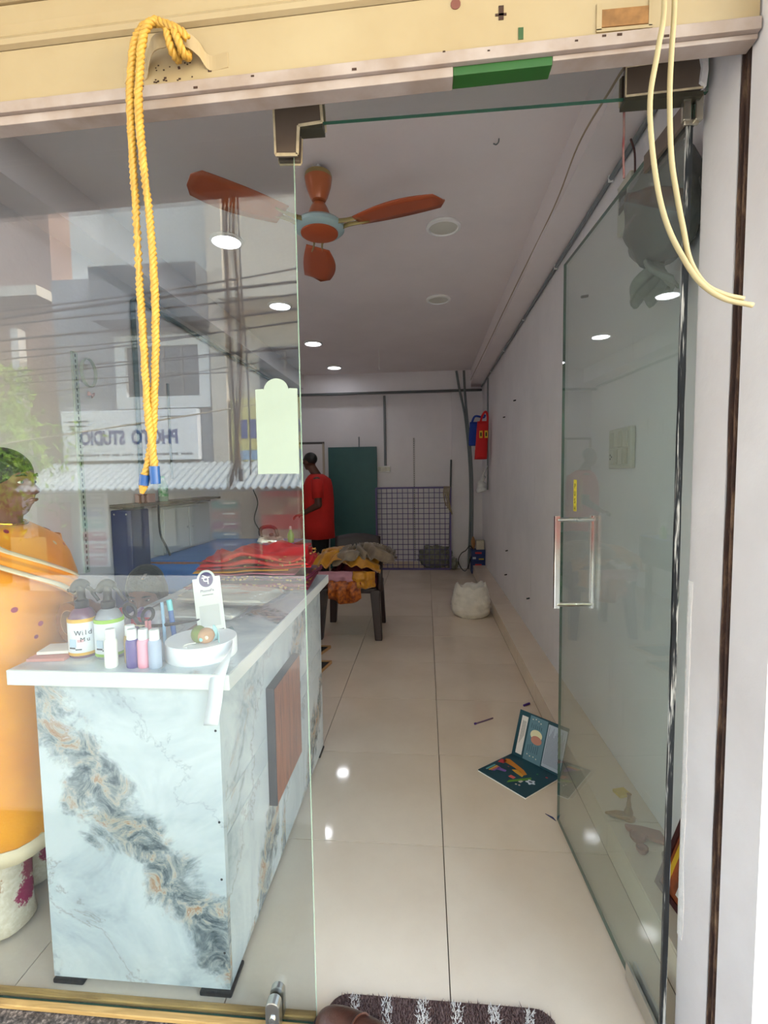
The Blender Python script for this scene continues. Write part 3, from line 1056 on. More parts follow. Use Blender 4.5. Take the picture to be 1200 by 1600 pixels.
# ------------------------------------------------------------------ ceiling fan
M_COPPER = mat('copper_brown_enamel', '#b9683f', .28, .15, coat=.3)
M_COPPER_D = mat('rust_red_blade', '#a9502c', .4)
M_ICE = mat('pale_blue_grey_enamel', '#9fb6b8', .35, .1)
M_GOLD = mat('dull_gold', '#9c8a58', .4, .3)
FXc, FYc = -.507, 2.414
fan = thing('ceiling_fan', 'copper brown ceiling fan with pale blue motor ring', 'fan', (FXc, FYc, 2.55))
MB().lathe([(.012, 2.9), (.012, 2.83)], (FXc, FYc, 0), 12).build('hook', M_WHITEP, fan)
mb = MB(); mb.tube([Vector((FXc + dx, FYc, 2.88)) + Vector((0, 0, z)) for dx, z in ((-.012, .0), (-.02, .012), (-.024, .02), (-.018, .022))], .003, 6); mb.build('wire', M_WHITEP, fan)
MB().lathe([(.050, 2.862), (.062, 2.858), (.066, 2.846), (.066, 2.836)], (FXc, FYc, 0), 28).build('canopy_rim', M_GOLD, fan, smooth='auto')
MB().lathe([(.066, 2.836), (.064, 2.825), (.060, 2.80), (.045, 2.755), (.034, 2.735), (.022, 2.732)], (FXc, FYc, 0), 28).build('upper_canopy', M_COPPER, fan, smooth='auto')
MB().lathe([(.013, 2.76), (.013, 2.66)], (FXc, FYc, 0), 12).build('down_rod', M_COPPER, fan)
MB().lathe([(.018, 2.728), (.030, 2.722), (.042, 2.70), (.056, 2.665), (.064, 2.645), (.064, 2.636)], (FXc, FYc, 0), 28).build('lower_canopy', M_COPPER, fan, smooth='auto')
MB().lathe([(.055, 2.640), (.105, 2.632), (.122, 2.616), (.122, 2.600), (.108, 2.588), (.092, 2.584)], (FXc, FYc, 0), 36).build('motor_ring', M_ICE, fan, smooth='auto')
MB().lathe([(.092, 2.588), (.090, 2.578), (.060, 2.572), (.0, 2.570)], (FXc, FYc, 0), 36).build('motor_cover', M_COPPER_D, fan, smooth='auto')
for k, a in enumerate((-15, 105, 225)):
    ar = math.radians(a)
    ca, sa = math.cos(ar), math.sin(ar)
    def bl(u, v, thick=0.0):
        r = .20 + .42 * u
        w = (.055 + .03 * math.sin(math.pi * min(1, u * .9 + .05)) + .012 * u)
        # swept, rounded tip
        if u > .92: w *= math.sqrt(max(0, 1 - ((u - .92) / .085) ** 2))
        off = (v - .5) * 2 * w
        lat = off - .02 * math.sin(u * 2.6)
        z = 2.606 + .012 * (v - .5) * 2 + thick + .004 * u
        return Vector((FXc + r * ca - lat * sa, FYc + r * sa + lat * ca, z))
    mb = MB(); mb.grid(lambda u, v: bl(u, v), 14, 4)
    mb.build('blade', M_COPPER_D, fan, smooth=True, solid=.005)
    mb = MB()
    for s in (-1, 1):
        mb.tube([Vector((FXc + r * ca - s * l * sa, FYc + r * sa + s * l * ca, 2.607)) for r, l in ((.10, .03), (.15, .02), (.20, .022), (.25, .03))], [.012, .011, .010, .006], 8, flat=.5)
    mb.build('blade_arm', M_GOLD, fan, smooth=True)

# hook and hanging wire in the ceiling
mb = MB(); mb.tube(spline([(.34, 2.32, 2.9), (.338, 2.32, 2.885), (.328, 2.32, 2.875), (.315, 2.32, 2.88)], 4), .003, 6)
tag(mb.build('ceiling_hook', M_PVC_D, smooth=True), 'small bent wire hook in the ceiling near doorway', 'hook')
mb = MB(); mb.tube([(-.538, 5.79, 2.9), (-.537, 5.79, 2.8), (-.540, 5.79, 2.70), (-.536, 5.79, 2.66)], .004, 6)
tag(mb.build('loose_wire', M_WHITEP), 'short white wire dangling from the rear ceiling', 'wire')

# ------------------------------------------------------------------ conduits
def conduit(name, path, r, label, material=M_PVC, clips=None, cat='conduit'):
    t = thing(name, label, cat, path[0])
    MB().tube(path, r, 10).build('pipe', material, t, smooth='auto')
    for c0, ax in (clips or []):
        MB().obox(c0, (.022 if ax != 'x' else .012, .012 if ax == 'y' else .022, .03)).build('clip', M_WHITEP, t, bevel=.003)
    return t


conduit('conduit', [(.822, 1.75, 2.685), (.822, 7.24, 2.685)], .011, 'grey conduit running along right wall under the beam', M_PVC, [((.822, y, 2.685), 'y') for y in (2.3, 3.2, 4.2, 5.2, 6.2)])
conduit('conduit', [(WL + .022, 7.076, 2.61), (.66, 7.076, 2.61), (.81, 7.2, 2.63)], .019, 'grey conduit running across the rear wall under the beam', M_PVC_D, [((x, 7.085, 2.61), 'x') for x in (-1.4, -.7, 0, .38)])
conduit('conduit', [(WL + .02, 3.19, 1.42), (WL + .02, 3.19, 2.60), (WL + .02, 3.23, 2.63), (WL + .02, 7.07, 2.645)], .016, 'dark grey conduit on left wall turning along the beam', mat('teal_grey_pvc', '#56676a', .5))
conduit('conduit', [(WL + .012, 3.61, 1.40), (WL + .012, 3.61, 2.13)], .009, 'thin grey conduit standing alone on left wall', M_PVC)
conduit('conduit', [(-.605, 7.287, 2.6), (-.605, 7.282, 1.56)], .018, 'grey conduit dropping to the socket box on rear wall', M_PVC)
conduit('conduit', [(.824, 6.55, 2.67), (.824, 6.55, 1.2)], .011, 'grey conduit dropping behind the red hanging bag', M_PVC)
conduit('conduit', [(-1.0, 7.29, 1.84), (-1.0, 7.29, 2.0)], .01, 'short conduit stub above the teal board', M_PVC)
# flexible pipes hanging in the corner
for pth, lab in (([(.447, 7.05, 2.88), (.49, 7.05, 2.62), (.56, 7.07, 2.3), (.60, 7.1, 2.0), (.635, 7.12, 1.6), (.65, 7.14, 1.2), (.645, 7.14, .7), (.615, 7.1, .02)], 'grey flexible pipe in rear corner, the one leaning farther left at top'),
                 ([(.552, 7.04, 2.88), (.565, 7.05, 2.6), (.59, 7.06, 2.3), (.635, 7.09, 1.9), (.665, 7.1, 1.5), (.675, 7.1, 1.1), (.67, 7.08, .6), (.655, 7.05, .02)], 'grey flexible pipe in rear corner, the straighter right one')):
    tag(MB().tube(spline(pth, 8), .017, 10).build('flexible_pipe', mat('pipe_grey', '#6a7273', .5), smooth=True), lab, 'pipe')
tag(MB().cyl((.34, 7.18, .02), (.377, 7.225, 1.63), .014, n=10).build('metal_rod', mat('dark_rod', '#575c5f', .5, .4), smooth='auto'), 'dark metal rod leaning beside the mesh panel', 'rod')
# cord stretched along the beam and its dangling end
cable('cord', [(.432, 1.14, 2.26), (.462, 1.30, 2.335), (.56, 1.9, 2.58), (.648, 2.6, 2.72), (.650, 3.6, 2.735), (.650, 5.0, 2.74), (.650, 7.05, 2.75)], .003, 'tan cord stretched along the ceiling beam from the doorway', mat('tan_cord', '#a08d74', .8))
cable('dangling_string', [(.432, 1.137, 2.26), (.430, 1.137, 2.22), (.4315, 1.137, 2.13), (.431, 1.137, 2.09), (.4335, 1.137, 2.03)], .0025, 'frayed string with red end dangling by the door patch', mat('old_string', '#8d7a72', .9, col2='#7a2f34', vscale=20), 'string')

# ------------------------------------------------------------------ electrical boxes on the right wall
t = thing('distribution_box', 'white electrical breaker box high on wall behind glass door', 'breaker box', (.82, 2.09, 2.36))
MB().box(.795, .834, 2.03, 2.15, 2.362, 2.562).build('box', M_OFFWHITE, t, bevel=.006)
MB().box(.792, .796, 2.055, 2.125, 2.44, 2.51).build('breaker_window', M_BLACKM, t)
for k in range(3): MB().box(.788, .793, 2.062 + k * .02, 2.075 + k * .02, 2.46, 2.485).build('breaker_switch', M_PVC, t)
for y, z in ((2.04, 2.375), (2.14, 2.55)): MB().cyl((.7955, y, z), (.792, y, z), .004, n=8).build('screw', M_STEEL, t)
cable('supply_wire', [(.80, 2.04, 2.68), (.812, 2.03, 2.62), (.812, 2.022, 2.5), (.812, 2.02, 2.40), (.80, 2.03, 2.35)], .004, 'dark supply wire beside the breaker box', mat('maroon_wire', '#5a3a38', .6), 'wire')
t = thing('switchboard', 'cream eight-module switchboard on wall behind glass door', 'switchboard', (.825, 2.12, 1.41))
MB().box(.812, .834, 2.01, 2.24, 1.412, 1.582).build('plate', M_OFFWHITE, t, bevel=.006)
for r in range(2):
    for k in range(4):
        yy = 2.033 + k * .047
        MB().box(.806, .8125, yy, yy + .043, 1.430 + r * .072, 1.494 + r * .072).build('switch' if (k + r) % 3 else 'socket', M_OFFWHITE if (k + r) % 2 else mat('switch_cream', '#bdb9a4', .4), t, bevel=.002)
mb = MB()
for k in range(3): mb.cyl((.807, 2.2 - (k % 2) * .015, 1.455 + k * .008), (.8045, 2.2 - (k % 2) * .015, 1.455 + k * .008), .004, n=8)
mb.build('socket_holes', M_BLACKM, t)
# plastic-wrapped machine hung high on the right wall
mb = MB()
R = []
for i in range(15):
    u = i / 14
    z = 2.36 - .30 * u
    w = .165 * math.sin(math.pi * (.12 + .80 * u)) ** .6; d = .09 * math.sin(math.pi * (.15 + .75 * u)) ** .5
    R.append([Vector((.74 + .0 + d * math.cos(a) * (1 + .35 * nz(math.cos(a) * 3, z * 16, 1)), 1.64 + w * math.sin(a) * (1 + .16 * nz(math.sin(a) * 4, z * 22, 4) + .03 * math.sin(a * 9 + z * 30)), z)) for a in [2 * math.pi * k / 26 for k in range(26)]])
mb.loft(R)
t = thing('wrapped_speaker', 'round appliance wrapped in grey plastic high on wall behind door', 'wrapped appliance', (.74, 1.64, 1.92))
mb.build('plastic_wrap', mat('grey_plastic_film', '#5b5d58', .25, spec=.7, var=.3, vscale=10, bump=.5, bscale=14), t, smooth=True)
mb = MB()
def knot(u, v):
    a = (u - .5) * 2.6; r = .03 + .10 * v
    return Vector((.73 + .04 * math.sin(a * 2 + v * 3), 1.66 + r * math.sin(a) * .75 + .012 * math.sin(u * 26) * v, 2.07 - .13 * v * (.6 + .4 * math.cos(a)) + .015 * math.sin(u * 33)))
mb.grid(knot, 30, 8); mb.build('gathered_end', mat('clear_grey_plastic', '#8f938b', .3, var=.3, vscale=20), t, smooth=True, solid=.002)
MB().box(.80, .834, 1.62, 1.66, 2.2, 2.3).build('bracket', M_PVC_D, t)
# small nails / marks on the right wall
nl = MB().cyl((.836, 4.6, 2.08), (.812, 4.6, 2.075), .006, n=8)
tag(nl.build('nail', M_BLACKM), 'dark nail in right wall in front of red bag, upper one', 'nail')
tag(MB().cyl((.836, 5.2, 2.0), (.812, 5.2, 1.995), .006, n=8).build('nail', M_BLACKM), 'dark nail in right wall in front of red bag, lower one', 'nail')
tag(MB().cyl((.836, 5.0, .62), (.81, 5.0, .615), .006, n=8).build('nail', M_BLACKM), 'dark nail low on the right wall, uppermost of the low ones', 'nail')
tag(MB().cyl((.836, 5.05, .36), (.81, 5.05, .355), .006, n=8).build('nail', M_BLACKM), 'dark nail low on the right wall beside the blue boxes', 'nail')
tag(MB().cyl((.836, 3.95, .39), (.81, 3.95, .385), .006, n=8).build('nail', M_BLACKM), 'dark nail low on the right wall above the white sack', 'nail')
tag(MB().cyl((.836, 2.62, 2.3), (.80, 2.62, 2.295), .007, n=8).build('nail', M_PVC_D), 'hook nail high on wall left of the breaker box', 'nail')

# ------------------------------------------------------------------ rear wall: socket, slotted standards, board, mesh
t = thing('socket_box', 'white socket box on rear wall below conduit', 'socket', (-.625, 7.28, 1.46))
MB().box(-.722, -.53, 7.262, 7.299, 1.465, 1.555).build('box', M_WHITEP, t, bevel=.005)
for k in range(4): MB().box(-.712 + k * .046, -.672 + k * .046, 7.257, 7.263, 1.48, 1.54).build('switch', M_OFFWHITE, t, bevel=.002)


def standard(x, y, z0, z1, ax, label, w=.026, material=None):
    t = thing('slotted_standard', label, 'shelf standard', (x, y, z0), 'slotted wall standards')
    if ax == 'y':
        MB().box(x - .012, x, y - w / 2, y + w / 2, z0, z1).build('channel', material or mat('standard_paint', '#b9c2b6', .5), t)
    else:
        MB().box(x - w / 2, x + w / 2, y, y + .012, z0, z1).build('channel', material or MATS['standard_paint'], t)
    mb = MB(); n = int((z1 - z0) / .032)
    for k in range(n):
        zz = z0 + .016 + k * .032
        if ax == 'y': mb.box(x, x + .001, y - .004, y + .004, zz, zz + .018)
        else: mb.box(x - .004, x + .004, y - .001, y, zz, zz + .018)
    o = mb.build('slots', M_BLACKM, t); o['kind'] = 'stuff'
    return t


standard(WL + .013, 2.62, .86, 2.12, 'y', 'slotted shelf standard on left wall holding a coil of wire', .04)
standard(WL + .013, 4.06, .86, 1.2, 'y', 'slotted shelf standard on left wall behind the blue table')
standard(-.172, 7.285, .1, 1.97, 'x', 'slotted shelf standard on rear wall behind the mesh panel', .03, mat('white_standard', '#c9c6c6', .5))

t = thing('teal_board', 'tall dark teal board leaning on the rear wall', 'board', (-1.09, 7.22, 0))
MB().box(-1.46, -.725, 7.205, 7.235, .0, 1.845).build('panel', mat('teal_laminate', '#2e5c5c', .45, var=.06), t, bevel=.003)
MB().obox((-1.17, 7.20, .43), (.05, .02, .07)).build('catch', M_BLACK, t, bevel=.006)
t = thing('metal_rack', 'pale metal rack frame standing beside the man', 'rack', (-1.6, 7.0, 0))
M_RACK = mat('beige_rack', '#b3a898', .5)
for x in (-1.49, -1.85):
    MB().box(x - .014, x + .014, 7.0, 7.028, 0, 1.90).build('post', M_RACK, t)
MB().beam((-1.85, 7.014, 1.90), (-1.476, 7.014, 1.90), .028, .03).build('rail', mat('rack_rail', '#4a4846', .5), t)
MB().beam((-1.85, 7.014, .9), (-1.476, 7.014, .9), .028, .03).build('rail', M_RACK, t)

M_PURPLE = mat('purple_powder_coat', '#5b4f82', .45)
mp = thing('mesh_panel', 'purple wire grid display panel leaning on the rear wall', 'grid panel', (-.19, 7.14, 0))
mx0, mx1, mz1, my = -.735, .358, 1.225, 7.14
for nm, a, b2 in (('frame_bar', (mx0, my, .012), (mx0, my, mz1)), ('frame_bar', (mx1, my, .012), (mx1, my, mz1))):
    MB().beam(a, b2, .026, .026).build(nm, M_PURPLE, mp)
for z in (.013, mz1): MB().beam((mx0, my, z), (mx1, my, z), .026, .026).build('frame_bar', M_PURPLE, mp)
nvw, nhw = 13, 15
wv_me = MB().cyl((0, 0, 0), (0, 0, mz1), .0048, n=6).mesh('grid_wire', M_PURPLE)
wh_me = MB().cyl((0, 0, 0), (mx1 - mx0, 0, 0), .0048, n=6).mesh('grid_wire', M_PURPLE)
for k in range(1, nvw + 1):
    o = bpy.data.objects.new('grid_wire', wv_me); COL.objects.link(o); o.parent = mp
    o.location = Vector((mx0 + (mx1 - mx0) * k / (nvw + 1), my, .0)) - Vector(mp['_w'])
for k in range(1, nhw + 1):
    o = bpy.data.objects.new('grid_wire', wh_me); COL.objects.link(o); o.parent = mp
    o.location = Vector((mx0, my - .006, mz1 * k / (nhw + 1))) - Vector(mp['_w'])
# knotted straps over the corner of the mesh
mb = MB(); random.seed(2)
for k in range(5):
    xx = .27 + k * .02
    mb.tube(spline([(xx, 7.12, 1.24), (xx - .01, 7.10, 1.15), (xx + .02 * math.sin(k), 7.10, 1.05), (xx + .03, 7.11, .95 - .03 * k)], 4), .008, 6, flat=.4)
tag(mb.build('cloth_straps', mat('beige_strap', '#a8977c', .9, var=.2), smooth=True), 'beige straps hung over the mesh panel corner', 'straps')


def lump(name, c, r, material, label, cat, amp=.18, fs=5.0, flat=0.0, seed=0, parent=None, nu=36, nv=20):
    """soft crumpled bundle"""
    mb = MB()
    def fn(u, v):
        a = 2 * math.pi * u; ph = -math.pi / 2 + math.pi * v
        d = Vector((math.cos(ph) * math.cos(a), math.cos(ph) * math.sin(a), math.sin(ph)))
        k = 1 + amp * noise.turbulence(d * fs * .5 + Vector((seed, seed * 2, 0)), 3, False) - amp * .5 + amp * .5 * math.sin(a * 7 + 5 * nz(d.x, d.y, d.z + seed, 2))* math.cos(ph)
        p = Vector((d.x * r[0], d.y * r[1], d.z * r[2])) * k
        p.z = max(p.z, -r[2] * .86)
        return Vector(c) + p + Vector((0, 0, r[2] * .86))
    mb.grid(fn, nu, nv)
    o = mb.build(name, material, parent, smooth=True)
    return o if parent is not None else tag(o, label, cat)


lump('net_bundle', (.13, 7.23, .0), (.27, .055, .20), mat('grey_green_net', '#8d8f80', .9, var=.35, vscale=20), 'crumpled grey green net bundle behind the mesh panel', 'net', .3, 6)
lump('net_bundle', (.42, 7.16, .0), (.06, .06, .10), MATS['grey_green_net'], 'small grey net scrap beside the mesh panel foot', 'net', .3, 6, seed=4)

# blue cartons in the corner
M_BLUEBOX = mat('blue_carton', '#16306b', .5, var=.1)
for k, lab in enumerate(('blue printed carton on the floor in the rear corner', 'blue printed carton stacked on the lower one in rear corner')):
    z0 = .001 + k * .170
    t = thing('carton', lab, 'carton', (.74, 6.95, z0), 'blue cartons')
    MB().box(.64, .83 if k else .83, 6.85, 7.05, z0, z0 + .168).build('box', M_BLUEBOX, t, bevel=.002)
    MB().box(.69, .78, 6.848, 6.8502, z0 + .115, z0 + .140).build('print_red', mat('carton_red', '#c2363a', .6), t)
    MB().box(.655, .70, 6.848, 6.8502, z0 + .04, z0 + .07).build('print_white', mat('carton_white', '#b9bdc9', .6), t)
    MB().box(.74, .81, 6.848, 6.8502, z0 + .03, z0 + .05).build('print_yellow', mat('carton_yellow', '#b99a3f', .6), t)
tag(MB().box(.71, .82, 6.88, 7.0, .3405, .47).build('small_box', mat('cream_box', '#c9c1ad', .7), bevel=.004), 'cream box on top of the blue cartons', 'box')
tag(lump('paper_scrap', (.672, 6.95, .3405), (.03, .06, .09), M_CARDBOARD, '', '', .25, seed=9) if False else lump('paper_scrap', (.672, 6.95, .3405), (.03, .05, .10), M_CARDBOARD, 'brown paper scrap on top of the blue cartons', 'paper', .25, seed=9), 'brown paper scrap on top of the blue cartons', 'paper')
cable('black_lead', [(.66, 6.86, .36), (.61, 6.84, .40), (.56, 6.88, .33), (.50, 6.92, .28), (.46, 6.95, .18), (.49, 6.95, .08), (.55, 6.9, .03), (.60, 6.86, .12), (.63, 6.84, .25)], .006, 'black electric lead looping beside the blue cartons', M_BLACKM, 'lead')

# ------------------------------------------------------------------ bags hanging on the right wall
def hang_bag(x0, x1, y, zt, zb, d, material, name, label, skew=0.0):
    t = thing(name, label, 'bag', ((x0 + x1) / 2, y, zb))
    rings = []
    for i in range(11):
        v = i / 10
        z = zb + (zt - zb) * v
        ww = (x1 - x0) / 2 * (1 - .1 * v); dd2 = d * (1 - .55 * v) + .006
        cx = (x0 + x1) / 2 + skew * (1 - v)
        rings.append([Vector((cx + ww * math.copysign(abs(math.cos(a)) ** .5, math.cos(a)) * (1 + .04 * nz(a, z * 8, 2)), y - dd2 * .3 + dd2 * math.copysign(abs(math.sin(a)) ** .7, math.sin(a)) * (1 + .2 * nz(math.cos(a) * 3, z * 9, 7)), z)) for a in [2 * math.pi * k / 24 for k in range(24)]])
    mb = MB(); mb.loft(rings)
    mb.build('bag_body', material, t, smooth=True)
    return t


M_RED = mat('red_nonwoven', '#d01f22', .75, bump=.2, bscale=200)
t = hang_bag(.655, .812, 6.32, 2.08, 1.60, .07, M_RED, 'carry_bag', 'red non-woven carry bag hanging on the right wall', -.03)
mb = MB(); mb.tube(spline([(.70, 6.30, 2.06), (.725, 6.3, 2.15), (.765, 6.3, 2.20), (.79, 6.3, 2.15), (.79, 6.30, 2.06)], 5), .014, 6, flat=.3); mb.build('handle', M_RED, t)
M_YEL = mat('yellow_print', '#e5b93a', .7)
for x in (.700, .765):
    mb = MB(); mb.prism([(x - .02, 1.865), (x + .02, 1.865), (x + .02, 1.955), (x - .02, 1.955)], lambda a, b2, d: (a, d, b2), 6.226, 6.232); pr = mb.build('print', M_YEL, t)
    mb = MB(); mb.prism([(x - .008, 1.885), (x + .008, 1.885), (x + .008, 1.935), (x - .008, 1.935)], lambda a, b2, d: (a, d, b2), 6.222, 6.226); mb.build('print_hole', M_BLACKM, pr)
t = hang_bag(.60, .74, 6.75, 2.12, 1.80, .05, mat('blue_nonwoven', '#1c3f9c', .75), 'carry_bag', 'blue non-woven bag hanging behind the red bag', -.01)
mb = MB(); mb.tube(spline([(.63, 6.75, 2.1), (.68, 6.75, 2.2), (.79, 6.75, 2.18), (.815, 6.75, 2.22)], 5), .014, 6, flat=.3); mb.build('handle', MATS['blue_nonwoven'], t)
mb = MB(); mb.tube(spline([(.80, 6.45, 1.52), (.775, 6.45, 1.45), (.76, 6.45, 1.38), (.735, 6.45, 1.30), (.73, 6.45, 1.22), (.74, 6.45, 1.17)], 5), [.008] * 5 + [.012] * 5 + [.03] * 5 + [.055] * 5 + [.068] * 5 + [.02], 14)
for i, p in enumerate(mb.v):
    mb.v[i] = p + Vector((.016 * nz(p.x, p.y, p.z, 26), .016 * nz(p.y, p.z, p.x, 26), 0))
tag(mb.build('plastic_bag', mat('white_plastic_film', '#cfd0cc', .35, var=.15, vscale=20), smooth=True), 'small white plastic bag hanging under the red bag', 'bag')

# ------------------------------------------------------------------ white sack on the floor
M_SACK = mat('white_sack', '#e2ddd2', .5, var=.12, vscale=14, bump=.9, bscale=16)
mb = MB()
R = []
for i in range(22):
    v = i / 21
    z = .31 * v
    rr = (.172 + .014 * math.sin(v * 5) - .02 * max(0, v - .8) * 4)
    if v < .12: rr *= .9 + .8 * v
    ring = []
    for k in range(40):
        a = 2 * math.pi * k / 40
        q = rr * (1 + .07 * nz(math.cos(a) * 2, math.sin(a) * 2, v * 7, 1.4) + .025 * math.sin(v * 46 + 2 * math.sin(a * 3)) * (1 - v))
        top = (.014 * math.sin(a * 2 + 1) + .010 * math.sin(a * 7 + 2) + .02 * nz(math.cos(a) * 3, math.sin(a) * 3, 5)) * (v ** 3)
        ring.append(Vector((.44 + q * 1.05 * math.cos(a), 4.80 + q * .9 * math.sin(a), z + top)))
    R.append(ring)
# turn the rim inwards so the mouth is open
for j, (s, dz) in enumerate(((.86, -.02), (.76, -.07), (.6, -.13), (.2, -.16))):
    ring = []
    for p in R[21]:
        c = Vector((.44, 4.80, 0)); d = Vector((p.x, p.y, 0)) - c
        ring.append(Vector((c.x + d.x * s, c.y + d.y * s, p.z + dz + .02 * nz(p.x * 9, p.y * 9, j))))
    R.append(ring)
mb.loft(R)
tag(mb.build('plastic_sack', M_SACK, smooth=True), 'crumpled white plastic sack standing open on the floor', 'sack')

# ------------------------------------------------------------------ plastic chair heaped with cloth
M_CHAIR = mat('dark_brown_plastic', '#2a1a1a', .4)
ch = thing('plastic_chair', 'dark brown moulded plastic chair heaped with fabric', 'chair', (-.66, 4.27, 0))
for lx, ly, tx, ty in ((-.925, 4.02, -.89, 4.06), (-.41, 4.02, -.44, 4.06), (-.90, 4.52, -.87, 4.47), (-.42, 4.52, -.45, 4.47)):
    mb = MB(); mb.loft([[Vector((cx + s * w, cy + s2 * w, z)) for s, s2 in ((-1, -1), (1, -1), (1, 1), (-1, 1))] for cx, cy, z, w in ((lx, ly, 0, .030), ((lx + tx) / 2, (ly + ty) / 2, .22, .036), (tx, ty, .43, .042))])
    mb.build('leg', M_CHAIR, ch, bevel=.006)
mb = MB(); mb.prism(rounded(-.93, -.40, 4.02, 4.52, .06), lambda a, b2, d: (a, b2, d), .40, .445); mb.build('seat', M_CHAIR, ch, bevel=.01)
mb = MB()
mb.grid(lambda u, v: Vector((-.88 + .44 * u + .0, 4.50 + .10 * v + .03 * math.sin(math.pi * u), .43 + .42 * v * (.93 + .07 * math.sin(math.pi * u)))), 12, 8)
mb.build('backrest', M_CHAIR, ch, smooth=True, solid=.012)
for s, x in ((-1, -.925), (1, -.395)):
    mb = MB(); mb.tube(spline([(x, 4.04, .42), (x, 4.03, .56), (x, 4.05, .64), (x, 4.14, .665), (x, 4.35, .66), (x * .98 - .013, 4.53, .68)], 5), .024, 8, flat=.7); mb.build('armrest', M_CHAIR, ch, smooth=True)


def drape(name, fn, nu, nv, material, label, cat, parent=None, solid=.004):
    mb = MB(); mb.grid(fn, nu, nv)
    o = mb.build(name, material, parent, smooth=True, solid=solid)
    return tag(o, label, cat) if parent is None else o


def cloth_heap(c, r, h, seed, fold=.035):
    def fn(u, v):
        x = (u - .5) * 2; y = (v - .5) * 2
        d = max(0, 1 - (abs(x) ** 2.4 + abs(y) ** 2.4) * .62)
        z = h * d ** .6
        a = nz(u * 2.2 + seed, v * 2.2, seed) * 7
        z += fold * math.sin(9 * (u * math.cos(a * .3) + v * math.sin(a * .3)) * 2 + a) * (.35 + .65 * d)
        px = x * r[0] * (1 + .12 * nz(v * 4, seed)); py = y * r[1] * (1 + .12 * nz(u * 4, seed + 3))
        return Vector((c[0] + px + .02 * nz(u * 7, v * 7, seed), c[1] + py, c[2] + z))
    return fn


M_MUSTARD = mat('mustard_silk', '#c98a14', .45, sheen=.3, var=.2, vscale=18, col2='#a56a0c')
M_TAUPE = mat('taupe_silk', '#85735c', .35, sheen=.3, var=.25, vscale=14, col2='#5e4f40')
M_PINK = mat('dusty_pink_cloth', '#b98392', .6, var=.15)
M_MAROON = mat('maroon_silk', '#5a1626', .4, var=.3, vscale=20)
M_ORANGE = mat('orange_bandhani', '#c4681c', .5, var=.5, vscale=35, col2='#5d1c12')
drape('saree_cloth', cloth_heap((-.64, 4.27, .46), (.22, .20), .17, 3.3), 40, 30, M_MAROON, 'maroon silk cloth at the bottom of the heap on the chair', 'cloth')
drape('saree_cloth', cloth_heap((-.69, 4.17, .60), (.31, .22), .13, 8.2, .055), 56, 40, M_MUSTARD, 'mustard silk cloth crumpled on top of the chair heap', 'cloth')
drape('saree_cloth', cloth_heap((-.52, 4.13, .665), (.25, .18), .11, 1.7, .05), 52, 36, M_TAUPE, 'taupe silk cloth crumpled over the mustard cloth on chair', 'cloth')
def hang_fn(x0, x1, y, zt, zb, seed, sway=.03, curve=.05):
    def fn(u, v):
        x = x0 + (x1 - x0) * u
        z = zt + (zb - zt) * v - curve * math.sin(math.pi * u) * v
        return Vector((x + .02 * v * nz(u * 3, v * 3, seed), y - .02 * math.sin(math.pi * v) + sway * math.sin(u * 16 + seed) * (.25 + .75 * v) + .02 * nz(u * 5, v * 4, seed), z))
    return fn
drape('saree_cloth', hang_fn(-.93, -.62, 3.985, .60, .50, 2.0, .012, .0), 24, 10, M_PINK, 'dusty pink cloth hanging over the left front of the chair', 'cloth')
drape('saree_cloth', hang_fn(-.83, -.55, 3.975, .52, .37, 5.0, .014, .05), 30, 12, M_ORANGE, 'orange tie-dye cloth hanging over the chair seat front', 'cloth')
drape('saree_cloth', hang_fn(-.62, -.43, 3.985, .60, .47, 7.0, .014, .02), 24, 12, M_MUSTARD, 'mustard cloth end hanging over the right front of the chair', 'cloth')

# ------------------------------------------------------------------ black-lined cardboard trays by the counter
for k, (x0, x1, y0, y1, lab) in enumerate(((-1.05, -.715, 3.16, 3.48, 'nearer black cardboard tray on the floor by counter'), (-1.1, -.785, 3.56, 3.80, 'farther black cardboard tray on the floor by counter'))):
    t = thing('cardboard_tray', lab, 'tray', ((x0 + x1) / 2, (y0 + y1) / 2, 0))
    mb = MB(); mb.prism([(x0, y0), (x1 - .07, y0), (x1, y1), (x0, y1)], lambda a, b2, d: (a, b2, d), .001, .012); mb.build('base', M_BLACKM, t)
    for a, b2 in (((x1 - .07, y0), (x1, y1)), ((x1, y1), (x0, y1)), ((x0, y1), (x0, y0)), ((x0, y0), (x1 - .07, y0))):
        MB().beam((a[0], a[1], .012), (b2[0], b2[1], .012), .006, .022).build('rim', M_CARDBOARD, t)
# ------------------------------------------------------------------ counter
ct = thing('counter', 'marble-look billing counter with white top behind the glass', 'counter', (-.79, 1.75, 0))
CX0, CX1, CY0, CY1 = -1.045, -.537, 1.165, 2.36
mb = MB().box(CX0, CX1, CY0, CY0 + .018, .014, .858); mb.build('front_panel', M_MARBLE_FRONT, ct)
# side clad in boards with thin brass-coloured grooves between them
M_BRASSLINE = mat('brass_groove', '#8a6f45', .45, .3)
MB().box(CX1 - .018, CX1 - .004, CY0 + .018, CY1, .014, .858).build('side_core', M_BRASSLINE, ct)
sy = [CY0, 1.95, CY1]; sz = [.014, .44, .535, .858]
cells = [(CY0, CY1, .536, .858), (CY0, CY1, .442, .534)]
for (a, b2) in ((CY0, 1.62), (1.622, 1.69), (1.692, CY1)):
    cells.append((a, b2, .014, .440))
for a, b2, c2, d2 in cells:
    MB().box(CX1 - .006, CX1, max(a, CY0 + .0185), b2, c2, d2).build('side_board', M_MARBLE_SIDE, ct)
MB().box(CX0, CX0 + .018, CY0 + .018, CY1, .014, .858).build('left_panel', M_MARBLE_SIDE, ct)
MB().box(CX0 + .018, CX1 - .018, CY1 - .018, CY1, .014, .858).build('rear_panel', M_MARBLE_SIDE, ct)
